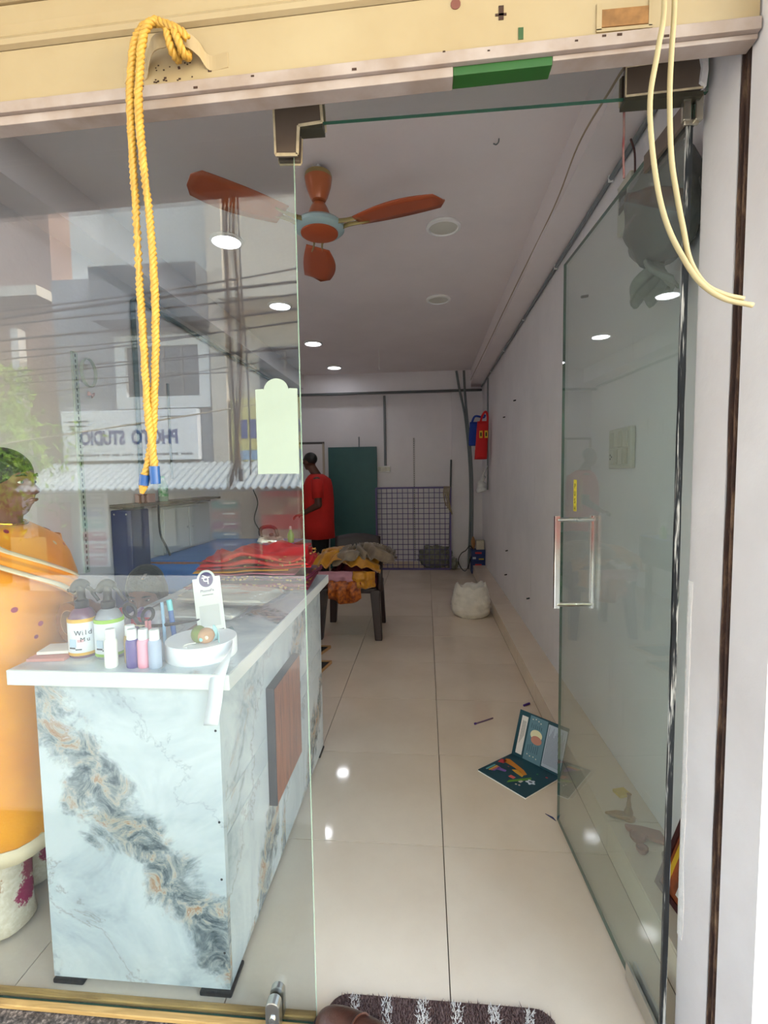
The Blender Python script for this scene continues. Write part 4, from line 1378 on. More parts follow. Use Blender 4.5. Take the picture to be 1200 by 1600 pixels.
# top: white edge, marble-print surface
tp = MB().box(-1.102, -.497, 1.142, 2.39, .859, .899).build('top', M_WHITE, ct, bevel=.0015)
MB().box(-1.098, -.501, 1.146, 2.386, .899, .9).build('top_surface', MATS.get('x') or marble('marble_top', (.7, .7, 0), .1, .05, (5, 2, 2)), tp)
for x, y in ((CX0 + .046, CY0 + .036), (CX1 - .038, CY0 + .034), (CX0 + .05, CY1 - .05), (CX1 - .04, CY1 - .05)):
    MB().box(x - .045, x + .045, y - .045, y + .05, 0, .0135).build('foot', M_BLACK, ct, bevel=.004)
for z in (.74, .49, .33, .12): MB().cyl((CX1 - .012, CY0 - .0005, z), (CX1 - .012, CY0 + .002, z), .0035, n=8).build('screw_cap', M_BLACKM, ct)
# walnut board fixed to the side
wb = MB().box(CX1 + .001, CX1 + .028, 1.525, 1.845, .285, .688).build('wood_panel', M_WOOD, ct)
MB().box(CX1 + .0005, CX1 + .0285, 1.518, 1.5248, .285, .688).build('edge_band', mat('dark_edge_band', '#2c2c30', .5), wb)
MB().box(CX1 + .0005, CX1 + .0285, 1.518, 1.845, .6882, .694).build('edge_band', MATS['dark_edge_band'], wb)

# ------------------------------------------------------------------ bottles on the counter
ZT = .9
def spray(x, y, band, liquid, lines, label, rz=0):
    t = thing('spray_bottle', label, 'spray bottle', (x, y, ZT), 'spray bottles')
    MB().lathe([(.0, 0), (.034, .0), (.037, .004), (.037, .098), (.035, .112), (.026, .130), (.016, .137), (.013, .14)], (x, y, ZT), 28).build('bottle', mat('bottle_' + band, liquid, .12, spec=.6), t, smooth='auto')
    lb = MB().lathe([(.0373, .016), (.0376, .016), (.0376, .104), (.0373, .104)], (x, y, ZT), 28).build('label', mat('label_white', '#e9eeee', .5, var=.06, vscale=30, col2='#d5d9e2'), t, smooth='auto')
    MB().lathe([(.0378, .100), (.0382, .100), (.0382, .110), (.0372, .110)], (x, y, ZT), 28).build('label_band', mat('band_' + band, '#d9a427' if band == 'amber' else '#8dbb2e', .5), t, smooth='auto')
    MB().lathe([(.0378, .008), (.0381, .008), (.0381, .016), (.0378, .016)], (x, y, ZT), 28).build('label_band', MATS['band_' + band], t, smooth='auto')
    for (s, dz, da, sz) in lines:
        # lettering curved round the bottle: one flat glyph per letter
        a = da
        for chx in s:
            if chx != ' ':
                n = Vector((math.sin(a), -math.cos(a), 0)); xd = Vector((math.cos(a), math.sin(a), 0))
                text('letter', chx, sz, mat('label_ink', '#2b2b3a', .6), frame(Vector((x, y, ZT + dz)) + n * .0384, xd, (0, 0, 1)), lb, .0002)
            a += sz * (.38 if chx in 'il.' else .66 if chx.islower() else .95) / .038
    for k, (a, dz, w, hh, col) in enumerate(((-.1, .044, .024, .022, 'label_blue'), (-.15, .03, .022, .004, 'label_ink'), (.45, .05, .02, .008, 'label_pink'), (.3, .026, .02, .003, 'label_ink'))):
        n = Vector((math.sin(a), -math.cos(a), 0)); xd = Vector((math.cos(a), math.sin(a), 0))
        cc = {'label_blue': '#b7cbdd', 'label_pink': '#e0b3b6', 'label_ink': '#2b2b3a'}[col]
        mb = MB(); R = Matrix((xd, -n, Vector((0, 0, 1)))).transposed()
        mb.obox(Vector((x, y, ZT + dz)) + n * .0376, (w * .8, .0012, hh), R); mb.build('label_mark', mat(col, cc, .6), lb)
    MB().lathe([(.017, .136), (.018, .138), (.018, .156), (.012, .160), (.010, .172)], (x, y, ZT), 20).build('collar', M_BLACK, t, smooth='auto')
    hd = MB()
    dx = Vector((math.cos(rz), math.sin(rz), 0))
    P = [Vector((x, y, ZT)) - dx * .026 + Vector((0, 0, .183)), Vector((x, y, ZT)) - dx * .012 + Vector((0, 0, .200)), Vector((x, y, ZT)) + dx * .004 + Vector((0, 0, .205)), Vector((x, y, ZT)) + dx * .022 + Vector((0, 0, .198))]
    hd.tube(spline(P, 5), [.0095 + .004 * math.sin(math.pi * i / 15) for i in range(16)], 10)
    hd.cyl(Vector((x, y, ZT + .165)), Vector((x, y, ZT + .2)), .010, .012, 12)
    hd = hd.build('spray_head', M_BLACK, t, smooth='auto')
    tg = MB(); tg.tube(spline([Vector((x, y, ZT)) + dx * a + Vector((0, 0, z)) for a, z in ((.016, .196), (.030, .188), (.040, .172), (.052, .156))], 5), [.006] * 10 + [.005] * 6, 8, flat=.8)
    tg.build('trigger', M_BLACK, t, smooth=True)
    MB().cyl(Vector((x, y, ZT + .186)) - dx * .028, Vector((x, y, ZT + .184)) - dx * .038, .006, .005, 10).build('nozzle', M_BLACK, t)
    return t


spray(-.972, 1.262, 'amber', '#6d4a5e', [('Wild', .066, .05, .020), ('Mu', .048, .42, .017)], 'spray bottle with amber banded label, nearest the woman')
spray(-.890, 1.258, 'lime', '#8d9098', [('R', .066, .40, .020)], 'spray bottle with lime green banded label')


def vial(x, y, body, label, h=.066, r=.0165, translucent=False):
    t = thing('small_bottle', label, 'bottle', (x, y, ZT), 'small capped bottles on the counter')
    m_b = mat('vial_' + body, body, .25, spec=.5)
    MB().lathe([(.0, 0), (r * .92, 0), (r, .003), (r, h), (r * .9, h + .006), (r * .7, h + .010)], (x, y, ZT), 22).build('bottle', m_b, t, smooth='auto')
    MB().lathe([(r * .74, h + .008), (r * .78, h + .010), (r * .74, h + .034), (r * .66, h + .036), (0, h + .036)], (x, y, ZT), 22).build('cap', mat('vial_cap', '#eef2f0', .4), t, smooth='auto')


vial(-.834, 1.180, '#f0f3ee', 'small white bottle with white cap, leftmost of the five')
vial(-.801, 1.214, '#b59a63', 'small bottle of tan liquid behind the white one')
vial(-.775, 1.182, '#54468a', 'small bottle of purple liquid with white cap')
vial(-.745, 1.184, '#efa3b6', 'small pink bottle with white cap')
vial(-.712, 1.180, '#a3b1c8', 'small grey blue bottle, rightmost of the five')

# ------------------------------------------------------------------ roll of white ribbon with a hanging end
rb = thing('ribbon_roll', 'wide roll of white ribbon with end hanging over the counter', 'ribbon roll', (-.632, 1.278, ZT))
mb = MB()
mb.lathe([(.022, .0), (.094, .0), (.0955, .003), (.0955, .046), (.094, .048), (.07, .0475), (.05, .0485), (.03, .048), (.022, .048), (.022, 0)], (-.632, 1.278, ZT), 48)
mb.build('roll', mat('white_satin', '#eef0f4', .5, var=.03, vscale=20), rb, smooth='auto')
MB().lathe([(.0215, .001), (.0215, .0485), (.019, .0485), (.019, .001)], (-.632, 1.278, ZT), 24).build('core', M_CARDBOARD, rb)
tail = spline([(-.538, 1.262, ZT + .03), (-.528, 1.225, ZT + .034), (-.522, 1.185, ZT + .026), (-.523, 1.155, ZT + .008), (-.527, 1.1385, ZT - .012), (-.533, 1.1365, ZT - .06), (-.541, 1.137, ZT - .098), (-.549, 1.139, ZT - .132)], 6)
mb = MB(); rings = []
for i, p in enumerate(tail):
    u = i / (len(tail) - 1)
    wv = Vector((.2 + .8 * min(1, u * 1.6), -.15 * (1 - u), .9 * max(0, 1 - u * 1.8))).normalized() * .019
    rings.append((p - wv, p + wv))
vs = [q for r in rings for q in r]
mb.add(vs, [(2 * i, 2 * i + 1, 2 * i + 3, 2 * i + 2) for i in range(len(rings) - 1)])
mb.build('ribbon_end', MATS['white_satin'], rb, smooth=True, solid=.0008)
# green and tan cloth bead charm lying on the roll
dc = thing('fabric_charm', 'small green and tan stitched charm lying on the ribbon roll', 'charm', (-.60, 1.25, ZT + .049))
mb = MB(); mb.ell((-.618, 1.235, ZT + .049 + .0235), (.020, .022, .0235), 18, 12); mb.build('green_end', mat('moss_green_felt', '#6e7f35', .9, var=.25, vscale=60), dc, smooth=True)
mb = MB(); mb.ell((-.597, 1.232, ZT + .049 + .021), (.024, .022, .021), 18, 12); mb.build('tan_end', mat('tan_felt', '#b98f6b', .9, var=.15, vscale=60), dc, smooth=True)
for x, z, c2, nm in ((-.601, .028, '#8fd6d3', 'turquoise_bead'), (-.585, .034, '#eee3cb', 'cream_bead')):
    MB().ell((x, 1.211, ZT + .045 + z - .008), (.0052, .003, .0052), 10, 6).build('bead', mat(nm, c2, .3), dc, smooth=True)
mb = MB(); mb.grid(lambda u, v: Vector((-.582 + .022 * u, 1.245 + .012 * math.sin(u * 5), ZT + .05 + .046 * v * (.6 + .4 * math.cos(5 * u)))), 8, 6); mb.build('tassel', mat('pale_teal_cloth', '#9cc9cf', .8), dc, smooth=True, solid=.001)
mb = MB(); mb.tube(spline([(-.62, 1.22, ZT + .053), (-.64, 1.215, ZT + .051), (-.645, 1.20, ZT + .0505), (-.63, 1.19, ZT + .0505)], 5), .0015, 6); mb.build('string', M_PAPER, dc)

# ------------------------------------------------------------------ payment standee card
cd = thing('payment_card', 'white payment card with round purple emblem leaning on counter', 'payment card', (-.66, 1.36, ZT))
TLc, TRc, BRc, BLc = Vector((-.732, 1.385, 1.083)), Vector((-.650, 1.385, 1.103)), Vector((-.590, 1.352, .915)), Vector((-.676, 1.352, .901))
xd = (BRc - BLc).normalized(); yd = (TLc - BLc); yd = (yd - yd.dot(xd) * xd).normalized(); nd = xd.cross(yd)
cw = (BRc - BLc).length; chh = (TLc - BLc).length
def cp(a, b2, d=0.0): return BLc + xd * a + yd * b2 + nd * d
mb = MB()
cc = (cw * .5, chh - .006); rad = .029
arc = [(cc[0] + rad * math.cos(a), cc[1] + rad * math.sin(a)) for a in [math.radians(12 + 156 * k / 16) for k in range(17)]]
mb.prism([(0, 0), (cw, 0), (cw, chh)] + arc + [(0, chh)], lambda a, b2, d: cp(a, b2, d), -.0015, 0)
card = mb.build('card', mat('card_white', '#dfe2de', .45), cd)
mb = MB(); mb.prism([(cc[0] + .0225 * math.cos(a), cc[1] + .0225 * math.sin(a)) for a in [2 * math.pi * k / 32 for k in range(32)]], lambda a, b2, d: cp(a, b2, d), .0001, .0005)
em = mb.build('emblem', mat('emblem_purple', '#4a3c6e', .5), card)
mb = MB()
def stroke(pts, w):
    for a, b2 in zip(pts, pts[1:]):
        mb.beam(cp(cc[0] + a[0], cc[1] + a[1], .0008), cp(cc[0] + b2[0], cc[1] + b2[1], .0008), w, .0005, tuple(nd))
stroke([(-.013, .006), (.012, .006)], .0032)          # headline
stroke([(.006, .006), (.006, -.014)], .0034)           # stem
stroke([(-.007, .006), (-.007, -.002), (-.003, -.005), (.006, -.005)], .003)
stroke([(-.010, .014), (.002, .007)], .0032)           # vowel stroke above
mb.build('emblem_glyph', M_PAPER, em)
text('lettering', 'PhonePe', .0125, MATS['emblem_purple'], frame(cp(cw * .5, chh - .043, .0004), xd, yd), card, .0002, 'CENTER')
mb = MB(); mb.prism([(cw * .3, chh - .053), (cw * .7, chh - .053), (cw * .7, chh - .0505), (cw * .3, chh - .0505)], lambda a, b2, d: cp(a, b2, d), .0001, .0004); mb.build('printed_line', mat('pale_print', '#8d8d94', .6), card)
mb = MB(); mb.prism([(cw * .14, .048), (cw * .86, .048), (cw * .86, .048 + cw * .72), (cw * .14, .048 + cw * .72)], lambda a, b2, d: cp(a, b2, d), .0001, .0004)
mb.build('blank_square', mat('blank_pale_grey', '#c9cccb', .6), card)
mb = MB(); mb.prism([(cw * .3, .035), (cw * .95, .035), (cw * .95, .037), (cw * .3, .037)], lambda a, b2, d: cp(a, b2, d), .0001, .0004); mb.build('printed_line', M_INK, card)
mb = MB()
for k in range(9):
    if k == 4: continue
    a0 = cw * (.2 + .08 * k); mb.prism([(a0, .020), (a0 + cw * .06, .020), (a0 + cw * .06, .028), (a0, .028)], lambda a, b2, d: cp(a, b2, d), .0001, .0004)
mb.build('printed_name', MATS['label_ink'], card)
mb = MB(); mb.prism([(cw * .68, .008), (cw * .86, .008), (cw * .86, .014), (cw * .68, .014)], lambda a, b2, d: cp(a, b2, d), .0001, .0004); mb.build('printed_mark', mat('print_blue', '#31539a', .6), card)

# ------------------------------------------------------------------ packets, fabric stack
def pillow_slab(c, s, rz, seed, amp=.12, layers=0):
    """soft folded slab, optionally with pressed layer lines round the edge"""
    mb = MB(); nu, nv = 36, 12
    cr, sr = math.cos(rz), math.sin(rz)
    rings = []
    for j in range(nv + 1):
        v = j / nv
        ring = []
        for k in range(nu * 2):
            a = 2 * math.pi * k / (nu * 2)
            ca, sa = math.cos(a), math.sin(a)
            ex = math.copysign(abs(ca) ** .38, ca); ey = math.copysign(abs(sa) ** .38, sa)
            puff = math.sin(math.pi * (v * .86 + .07)) ** .25
            lay = 1 + (.018 * math.sin(v * math.pi * 2 * layers) if layers else 0)
            q = lay * puff * (1 + amp * .3 * nz(ca * 2 + seed, sa * 2, v * 3))
            x = ex * s[0] * .5 * q; y = ey * s[1] * .5 * q
            z = s[2] * v * (1 + amp * nz(ex * 1.5 + seed, ey * 1.5, seed))
            ring.append(Vector((c[0] + x * cr - y * sr, c[1] + x * sr + y * cr, c[2] + z)))
        rings.append(ring)
    # close the top with shrinking rings so it can sag
    top = rings[-1]
    cen = Vector((0, 0, 0))
    for p in top: cen += p
    cen /= len(top)
    for f in (.75, .5, .25, .06):
        rings.append([cen + (p - cen) * f + Vector((0, 0, s[2] * amp * nz(p.x * 14 * f + seed, p.y * 14 * f, seed))) for p in top])
    mb.loft(rings)
    return mb


def accordion(c, s, layers, rz, seed, amp=.01, taper=0.0, nx=26):
    """cloth folded back and forth: the rounded folds face the front"""
    h = s[2] / layers
    path = []
    for k in range(layers):
        z = h * (k + .5); f = k % 2 == 0
        ys = [-.5 + .1 * i for i in range(11)]
        if not f: ys = ys[::-1]
        for y in ys: path.append((y * s[1] * (1 - .04 * nz(k, seed)), z))
        if k < layers - 1:
            y = ys[-1] * s[1]; sg = 1 if y > 0 else -1
            for q in range(1, 5):
                an = -math.pi / 2 + math.pi * q / 5
                path.append((y + sg * h * .55 * math.cos(an), z + h * .5 + h * .5 * math.sin(an)))
    n = len(path) - 1
    cr, sr = math.cos(rz), math.sin(rz)
    def fn(u, v):
        y, z = path[int(round(v * n))]
        k = z / h
        x = (u - .5) * s[0] * (1 - .10 * abs(nz(k * 1.7, seed, 3)) - taper * z / s[2]) + .012 * nz(k * 2.1, seed)
        w = amp * nz(x * 9 + seed, y * 9, seed) * (z / s[2] + .08) * 2
        zz = z + max(w, -z * .9) + .3 * amp * math.sin(x * 40 + k) * (z / s[2])
        if abs(u - .5) > .49: zz = zz * .97
        return Vector((c[0] + x * cr - y * sr, c[1] + x * sr + y * cr, c[2] + zz))
    mb = MB(); mb.grid(fn, nx, n)
    return mb


FILM = glass_mat('plastic_film', '#f2f4f4', .10, .12, film='#e8eaea', film_fac=.22)
M_WCLOTH = mat('white_cotton', '#e6e1d6', .8, var=.06, vscale=10)
for x, y, rz, s, z, lab in ((-.83, 1.66, .05, (.36, .22, .036), ZT + .001, 'clear packet of white cloth at the bottom of the pair on counter'),
                            (-.72, 1.70, -.12, (.38, .21, .040), ZT + .046, 'clear packet of cream cloth lying on top of the other packet')):
    t = thing('garment_packet', lab, 'packet', (x, y, z), 'plastic garment packets')
    accordion((x, y, z + .004), (s[0] * .88, s[1] * .82, s[2] * .75), 4, rz, x * 9, .004).build('folded_cloth', M_WCLOTH if z < ZT + .01 else mat('cream_cotton', '#d9cdb4', .8, var=.08), t, smooth=True)
    pillow_slab((x, y, z), s, rz, x * 5 + 2, .22, 1).build('plastic_sleeve', FILM, t, smooth=True)
    mb = MB(); cr, sr = math.cos(rz), math.sin(rz)
    mb.grid(lambda u, v: Vector((x + (s[0] * .5 + .012 * u) * cr - (s[1] * (v - .5) * .9) * sr, y + (s[0] * .5 + .012 * u) * sr + (s[1] * (v - .5) * .9) * cr, z + s[2] * .4 + .012 * nz(u, v * 6, x))), 3, 10)
    mb.build('seal_strip', mat('seal_grey', '#70737c', .4), t, smooth=True, solid=.001)
M_BEADS = mat('gold_embroidery', '#b58d4c', .35, .6)
def folded(name, c, s, rz, m0, seed, label, layers=3, sequins=0, amp=.004, taper=0.0):
    t = thing(name, label, 'folded cloth', (c[0], c[1], c[2]), 'folded fabrics stacked on the counter')
    accordion(c, s, layers, rz, seed, amp, taper).build('cloth', m0, t, smooth=True, solid=.0025)
    if sequins:
        random.seed(int(seed * 10)); mb = MB(); cr, sr = math.cos(rz), math.sin(rz)
        for k in range(sequins):
            x = random.uniform(-.44, .44) * s[0]; zz = random.uniform(.2, .95) * s[2]
            y = -s[1] * .5 - .006
            if random.random() < .3:
                x = s[0] * .47; y = random.uniform(-.45, .45) * s[1]
            q = Vector((c[0] + x * cr - y * sr, c[1] + x * sr + y * cr, c[2] + zz))
            mb.ell(q, (random.uniform(.003, .008), .003, random.uniform(.002, .005)), 6, 4)
        o = mb.build('embroidery', M_BEADS, t); o['kind'] = 'stuff'
    return t


M_SEQ = mat('maroon_brocade', '#5b1230', .4, var=.6, vscale=70, col2='#8d2a3a')
folded('folded_fabric', (-.79, 2.16, ZT + .002), (.54, .32, .036), .10, M_SEQ, 1.3, 'maroon brocade fabric at the bottom of the stack on counter', 3, 90)
folded('folded_fabric', (-.76, 2.17, ZT + .042), (.50, .29, .026), -.02, mat('plum_brocade', '#4a1236', .4, var=.6, vscale=60, col2='#8a2a4c'), 2.9, 'plum sequinned fabric second from the bottom of the stack', 2, 60)
folded('folded_fabric', (-.79, 2.15, ZT + .071), (.44, .29, .012), .06, mat('rose_pink_cloth', '#d98a9f', .6, var=.1), 3.7, 'rose pink fabric showing in the middle of the stack', 1)
folded('folded_fabric', (-.82, 2.14, ZT + .085), (.42, .30, .014), .16, mat('marigold_cloth', '#dd9a12', .5, var=.12), 4.4, 'marigold yellow fabric just under the red one', 1)
folded('folded_fabric', (-.76, 2.15, ZT + .101), (.50, .31, .062), .12, mat('bright_red_cloth', '#c4161d', .55, var=.12, vscale=14, bump=.3, bscale=18), 5.1, 'bright red embroidered fabric on top of the stack', 5, 30, .022, .18)

# ------------------------------------------------------------------ small tools on the counter
sc = thing('scissors', 'black handled scissors propped on the counter behind small bottles', 'scissors', (-.80, 1.33, ZT))
def ring_pts(c, rx, rz, tilt=0): return [Vector((c[0] + rx * math.cos(a) * math.cos(tilt) - rz * math.sin(a) * math.sin(tilt), c[1], c[2] + rx * math.cos(a) * math.sin(tilt) + rz * math.sin(a) * math.cos(tilt))) for a in [2 * math.pi * k / 20 for k in range(20)]]
mb = MB(); mb.tube(ring_pts((-.874, 1.33, 1.008), .017, .021, .5), .0052, 8, closed=True); mb.build('handle', M_BLACK, sc, smooth=True)
mb = MB(); mb.tube(ring_pts((-.822, 1.335, .994), .015, .022, -.6), .0052, 8, closed=True); mb.build('handle', M_BLACK, sc, smooth=True)
mb = MB(); mb.tube(spline([(-.862, 1.33, .99), (-.845, 1.33, .968), (-.80, 1.335, .962), (-.74, 1.35, .965), (-.66, 1.37, .975)], 5), [.007] * 8 + [.005] * 8 + [.003] * 5, 6, flat=.35); mb.build('blade', mat('dark_steel', '#3a3c40', .3, .8), sc, smooth=True)
mb = MB(); mb.tube(spline([(-.83, 1.335, .978), (-.845, 1.335, .955), (-.85, 1.335, .93), (-.85, 1.335, ZT + .003)], 5), [.007] * 16, 6, flat=.35); mb.build('blade', MATS['dark_steel'], sc, smooth=True)
MB().cyl((-.842, 1.326, .962), (-.842, 1.342, .962), .005, n=10).build('pivot', M_STEEL, sc)
tag(MB().tube([(-.93, 1.30, .975), (-.80, 1.31, .969)], .0022, 8).build('stirring_stick', mat('pale_stick', '#cdb89a', .6)), 'thin pale stick resting across scissors', 'stick')
pc = thing('clothes_peg', 'small pink clip on the end of the pale stick', 'clip', (-.80, 1.305, .955))
for dx in (-.005, .005): MB().obox((-.803 + dx, 1.303, .972), (.006, .008, .03)).build('jaw', mat('pink_plastic', '#d98a90', .4), pc, bevel=.0015)
tag(MB().cyl((-.775, 1.34, ZT + .002), (-.783, 1.345, 1.03), .005, .0045, 10).build('pen', mat('pale_blue_plastic', '#8fb7d6', .35)), 'pale blue pen standing behind the small bottles', 'pen')
t = thing('marker_pen', 'blue marker with turquoise cap standing behind the bottles', 'marker', (-.76, 1.36, ZT))
MB().cyl((-.755, 1.36, ZT + .001), (-.768, 1.365, 1.0), .0075, n=12).build('barrel', mat('blue_barrel', '#2a63a8', .35), t, smooth='auto')
MB().cyl((-.768, 1.365, 1.0), (-.773, 1.367, 1.032), .008, n=12).build('cap', mat('turquoise_cap', '#6bc5cf', .35), t, smooth='auto')
tag(MB().cyl((-.72, 1.30, ZT + .012), (-.62, 1.46, ZT + .012), .011, n=12).build('chalk_roll', mat('dark_teal_tube', '#3f5a5c', .5), smooth='auto'), 'dark teal tube lying behind the ribbon roll', 'tube')
tag(MB().box(-.742, -.694, 1.40, 1.52, ZT + .001, ZT + .028).build('thread_box', mat('navy_pattern', '#3a3f66', .6, col2='#a58a6f', vscale=30), bevel=.003), 'patterned small box behind the ribbon roll', 'box')
# printed pouch behind the scissors
mb = pillow_slab((-.87, 1.40, ZT + .001), (.12, .05, .085), .1, 6.6, .15, 1)
t = thing('pouch', 'white and purple printed pouch behind the scissors', 'pouch', (-.87, 1.40, ZT))
mb.build('pouch_body', mat('purple_white_print', '#e6e4e2', .4, col2='#56307a', vscale=16), t, smooth=True)
mb = MB(); mb.box(-.90, -.84, 1.372, 1.3745, ZT + .05, ZT + .075); mb.build('red_flash', mat('red_flash', '#c22436', .4), t)
tag(MB().cyl((-.955, 1.33, .99), (-.90, 1.335, 1.005), .012, n=12).build('red_cap_tube', MATS['red_flash'], smooth='auto'), 'red tube lying across behind the spray bottles', 'tube')
# roll of brown tape standing on edge
t = thing('tape_roll', 'brown packing tape roll standing on edge behind spray bottle', 'tape roll', (-1.085, 1.36, ZT))
Ry = Matrix.Rotation(math.radians(90), 3, 'X') @ Matrix.Identity(3)
Rz = Matrix.Rotation(math.radians(-20), 3, 'Z')
MB().lathe([(.040, -.02), (.062, -.02), (.062, .02), (.040, .02), (.040, -.02)], (-1.075, 1.365, ZT + .0625), 36, rot=Rz @ Ry).build('tape', mat('brown_tape', '#8a5a2c', .25, var=.2, vscale=30), t, smooth='auto')
MB().lathe([(.037, -.0205), (.0398, -.0205), (.0398, .0205), (.037, .0205), (.037, -.0205)], (-1.075, 1.365, ZT + .0625), 36, rot=Rz @ Ry).build('core', M_CARDBOARD, t, smooth='auto')
# booklets
for k, (z, c2, lab) in enumerate(((ZT + .001, '#c98a80', 'pale red booklet lying flat at the counter corner'), (ZT + .011, '#e3e1da', 'white booklet lying on the pale red one'))):
    mb = MB(); mb.obox((-1.045 + .005 * k, 1.235 + .03 * k, z + .004), (.10, .07, .008), Matrix.Rotation(.12 + .1 * k, 3, 'Z')); tag(mb.build('booklet', mat('booklet_%d' % k, c2, .6)), lab, 'booklet')

# ------------------------------------------------------------------ booklet lying open on the floor, with its mates
bk = thing('folded_brochure', 'dark teal illustrated brochure standing half open on the floor', 'brochure', (.42, 2.2, 0))
A, B, C, D = Vector((.235, 2.208, .006)), Vector((.416, 2.352, .006)), Vector((.602, 2.173, .006)), Vector((.416, 2.020, .006))
up = Vector((.050, .035, .215))
def quad(P, Q, R2, S, th, name, material, parent):
    n = (Q - P).cross(S - P).normalized() * th
    mb = MB(); vs = [P, Q, R2, S] + [p + n for p in (P, Q, R2, S)]
    mb.add(vs, [(3, 2, 1, 0), (4, 5, 6, 7), (0, 1, 5, 4), (1, 2, 6, 5), (2, 3, 7, 6), (3, 0, 4, 7)])
    return mb.build(name, material, parent)
M_TEALP = mat('teal_print', '#15404c', .3, var=.05)
cov = quad(D, C, B, A, .004, 'cover_page', M_TEALP, bk)
quad(D + Vector((0, 0, -.005)), C + Vector((0, 0, -.005)), B + Vector((0, 0, -.005)), A + Vector((0, 0, -.005)), .004, 'inner_pages', M_PAPER, bk)
pg = quad(C, C + up, B + up, B, .003, 'standing_page', M_TEALP, bk)
# frames on the two pages: (s along spine B->C, t away from spine)
n2 = (up).cross(B - C).normalized()
if n2.y > 0: n2 = -n2
def fp(s, t_, d=0.0): return B + (C - B) * s + up * t_ + n2 * (d + .0034)
def gp(s, t_, d=0.0): return B + (C - B) * s + (A - B) * t_ + Vector((0, 0, .0042 + d))
def printed(fn, poly, name, col, parent, d=.0006):
    mb = MB(); mb.prism(poly, lambda a, b2, dd: fn(a, b2, dd), .0001, d); return mb.build(name, mat('print_' + col, col, .5), parent)
def rect(a0, a1, b0, b1): return [(a0, b0), (a1, b0), (a1, b1), (a0, b1)]
def disc(a, b2, ra, rb_, n=18): return [(a + ra * math.cos(2 * math.pi * k / n), b2 + rb_ * math.sin(2 * math.pi * k / n)) for k in range(n)]
printed(fp, rect(.07, .20, .08, .90), 'white_strip', '#d9d4d0', pg)
mb = MB()
for k in range(7): mb.prism(rect(.10 + .012 * k, .105 + .012 * k, .30 + .03 * k, .80), lambda a, b2, d: fp(a, b2, d), .0007, .0011)
mb.build('strip_text', mat('print_grey', '#8a8686', .6), pg)
pn = printed(fp, rect(.24, .60, .03, .97), 'blue_panel', '#5a7d8c', pg)
printed(fp, disc(.42, .60, .12, .11), 'picture', '#d8d3ae', pg, .0010)
printed(fp, disc(.44, .50, .11, .09), 'picture', '#b9806f', pg, .0013)
for k, (a, b2) in enumerate(((.30, .90), (.36, .92), (.42, .90), (.47, .87), (.31, .16), (.37, .14), (.44, .15), (.50, .13))):
    printed(fp, disc(a, b2, .012, .012, 8), 'dot', '#d5cfc0', pg, .0010)
mb = MB()
for k in range(6): mb.prism(rect(.29 + .04 * k, .305 + .04 * k, .22, .36 + .02 * (k % 3)), lambda a, b2, d: fp(a, b2, d), .0007, .001)
for k in range(6): mb.prism(rect(.29 + .04 * k, .305 + .04 * k, .72, .82 - .02 * (k % 2)), lambda a, b2, d: fp(a, b2, d), .0007, .001)
mb.build('panel_text', mat('print_dark_slate', '#3f5f70', .6), pg)
printed(fp, rect(.62, .99, .06, .93), 'text_panel', '#a9b3c2', pg)
mb = MB()
for k in range(15): mb.prism(rect(.645 + .022 * k, .650 + .022 * k, .12, .88 - .06 * ((k * 7) % 4)), lambda a, b2, d: fp(a, b2, d), .0007, .0011)
mb.build('body_text', mat('print_text', '#4a4a62', .6), pg)
# cover: coloured bands, orange branch, green title bar, white flower
printed(gp, [(.06, .26), (.12, .22), (.50, .34), (.62, .42), (.60, .50), (.46, .44), (.34, .40), (.10, .38)], 'orange_branch', '#c97a22', cov)
printed(gp, [(.36, .50), (.44, .40), (.60, .50), (.62, .56), (.48, .54)], 'orange_branch', '#d69a2c', cov)
printed(gp, [(.02, .34), (.12, .30), (.14, .44), (.04, .48)], 'red_block', '#b8343c', cov)
for k, (c2, o0) in enumerate((('#63a7a8', 0), ('#d1a650', .045), ('#c96a5a', .08), ('#7a5aa8', .11))):
    printed(gp, rect(.06 + o0, .09 + o0, .60, .86 - .02 * k), 'colour_band', c2, cov)
printed(gp, [(.17, .62), (.32, .60), (.34, .66), (.20, .72)], 'purple_wave', '#7a5aa8', cov)
printed(gp, rect(.46, .56, .66, .74), 'red_tag', '#d05a54', cov)
gb = printed(gp, [(.56, .92), (.54, .84), (.72, .44), (.76, .50)], 'green_title_bar', '#5f8f2e', cov)
printed(gp, [(.80 + (.07 + .018 * math.cos(5 * a)) * math.cos(a), .58 + (.07 + .018 * math.cos(5 * a)) * math.sin(a)) for a in [2 * math.pi * k / 40 for k in range(40)]], 'white_flower', '#c9d3e0', cov)
printed(gp, disc(.80, .58, .035, .03, 10), 'flower_text', '#5f6a7a', cov, .0009)
printed(gp, rect(.66, .71, .66, .74), 'white_mark', '#c9c4bd', cov); printed(gp, disc(.69, .84, .018, .018, 8), 'white_mark', '#d6c9c0', cov); printed(gp, disc(.74, .82, .018, .018, 8), 'white_mark', '#d6c9c0', cov)
printed(gp, disc(.88, .22, .022, .022, 8), 'red_dot', '#b83a3a', cov); printed(gp, disc(.72, .26, .016, .016, 8), 'green_dot', '#3f8a4c', cov); printed(gp, disc(.26, .46, .014, .014, 8), 'red_dot', '#b84a5a', cov)
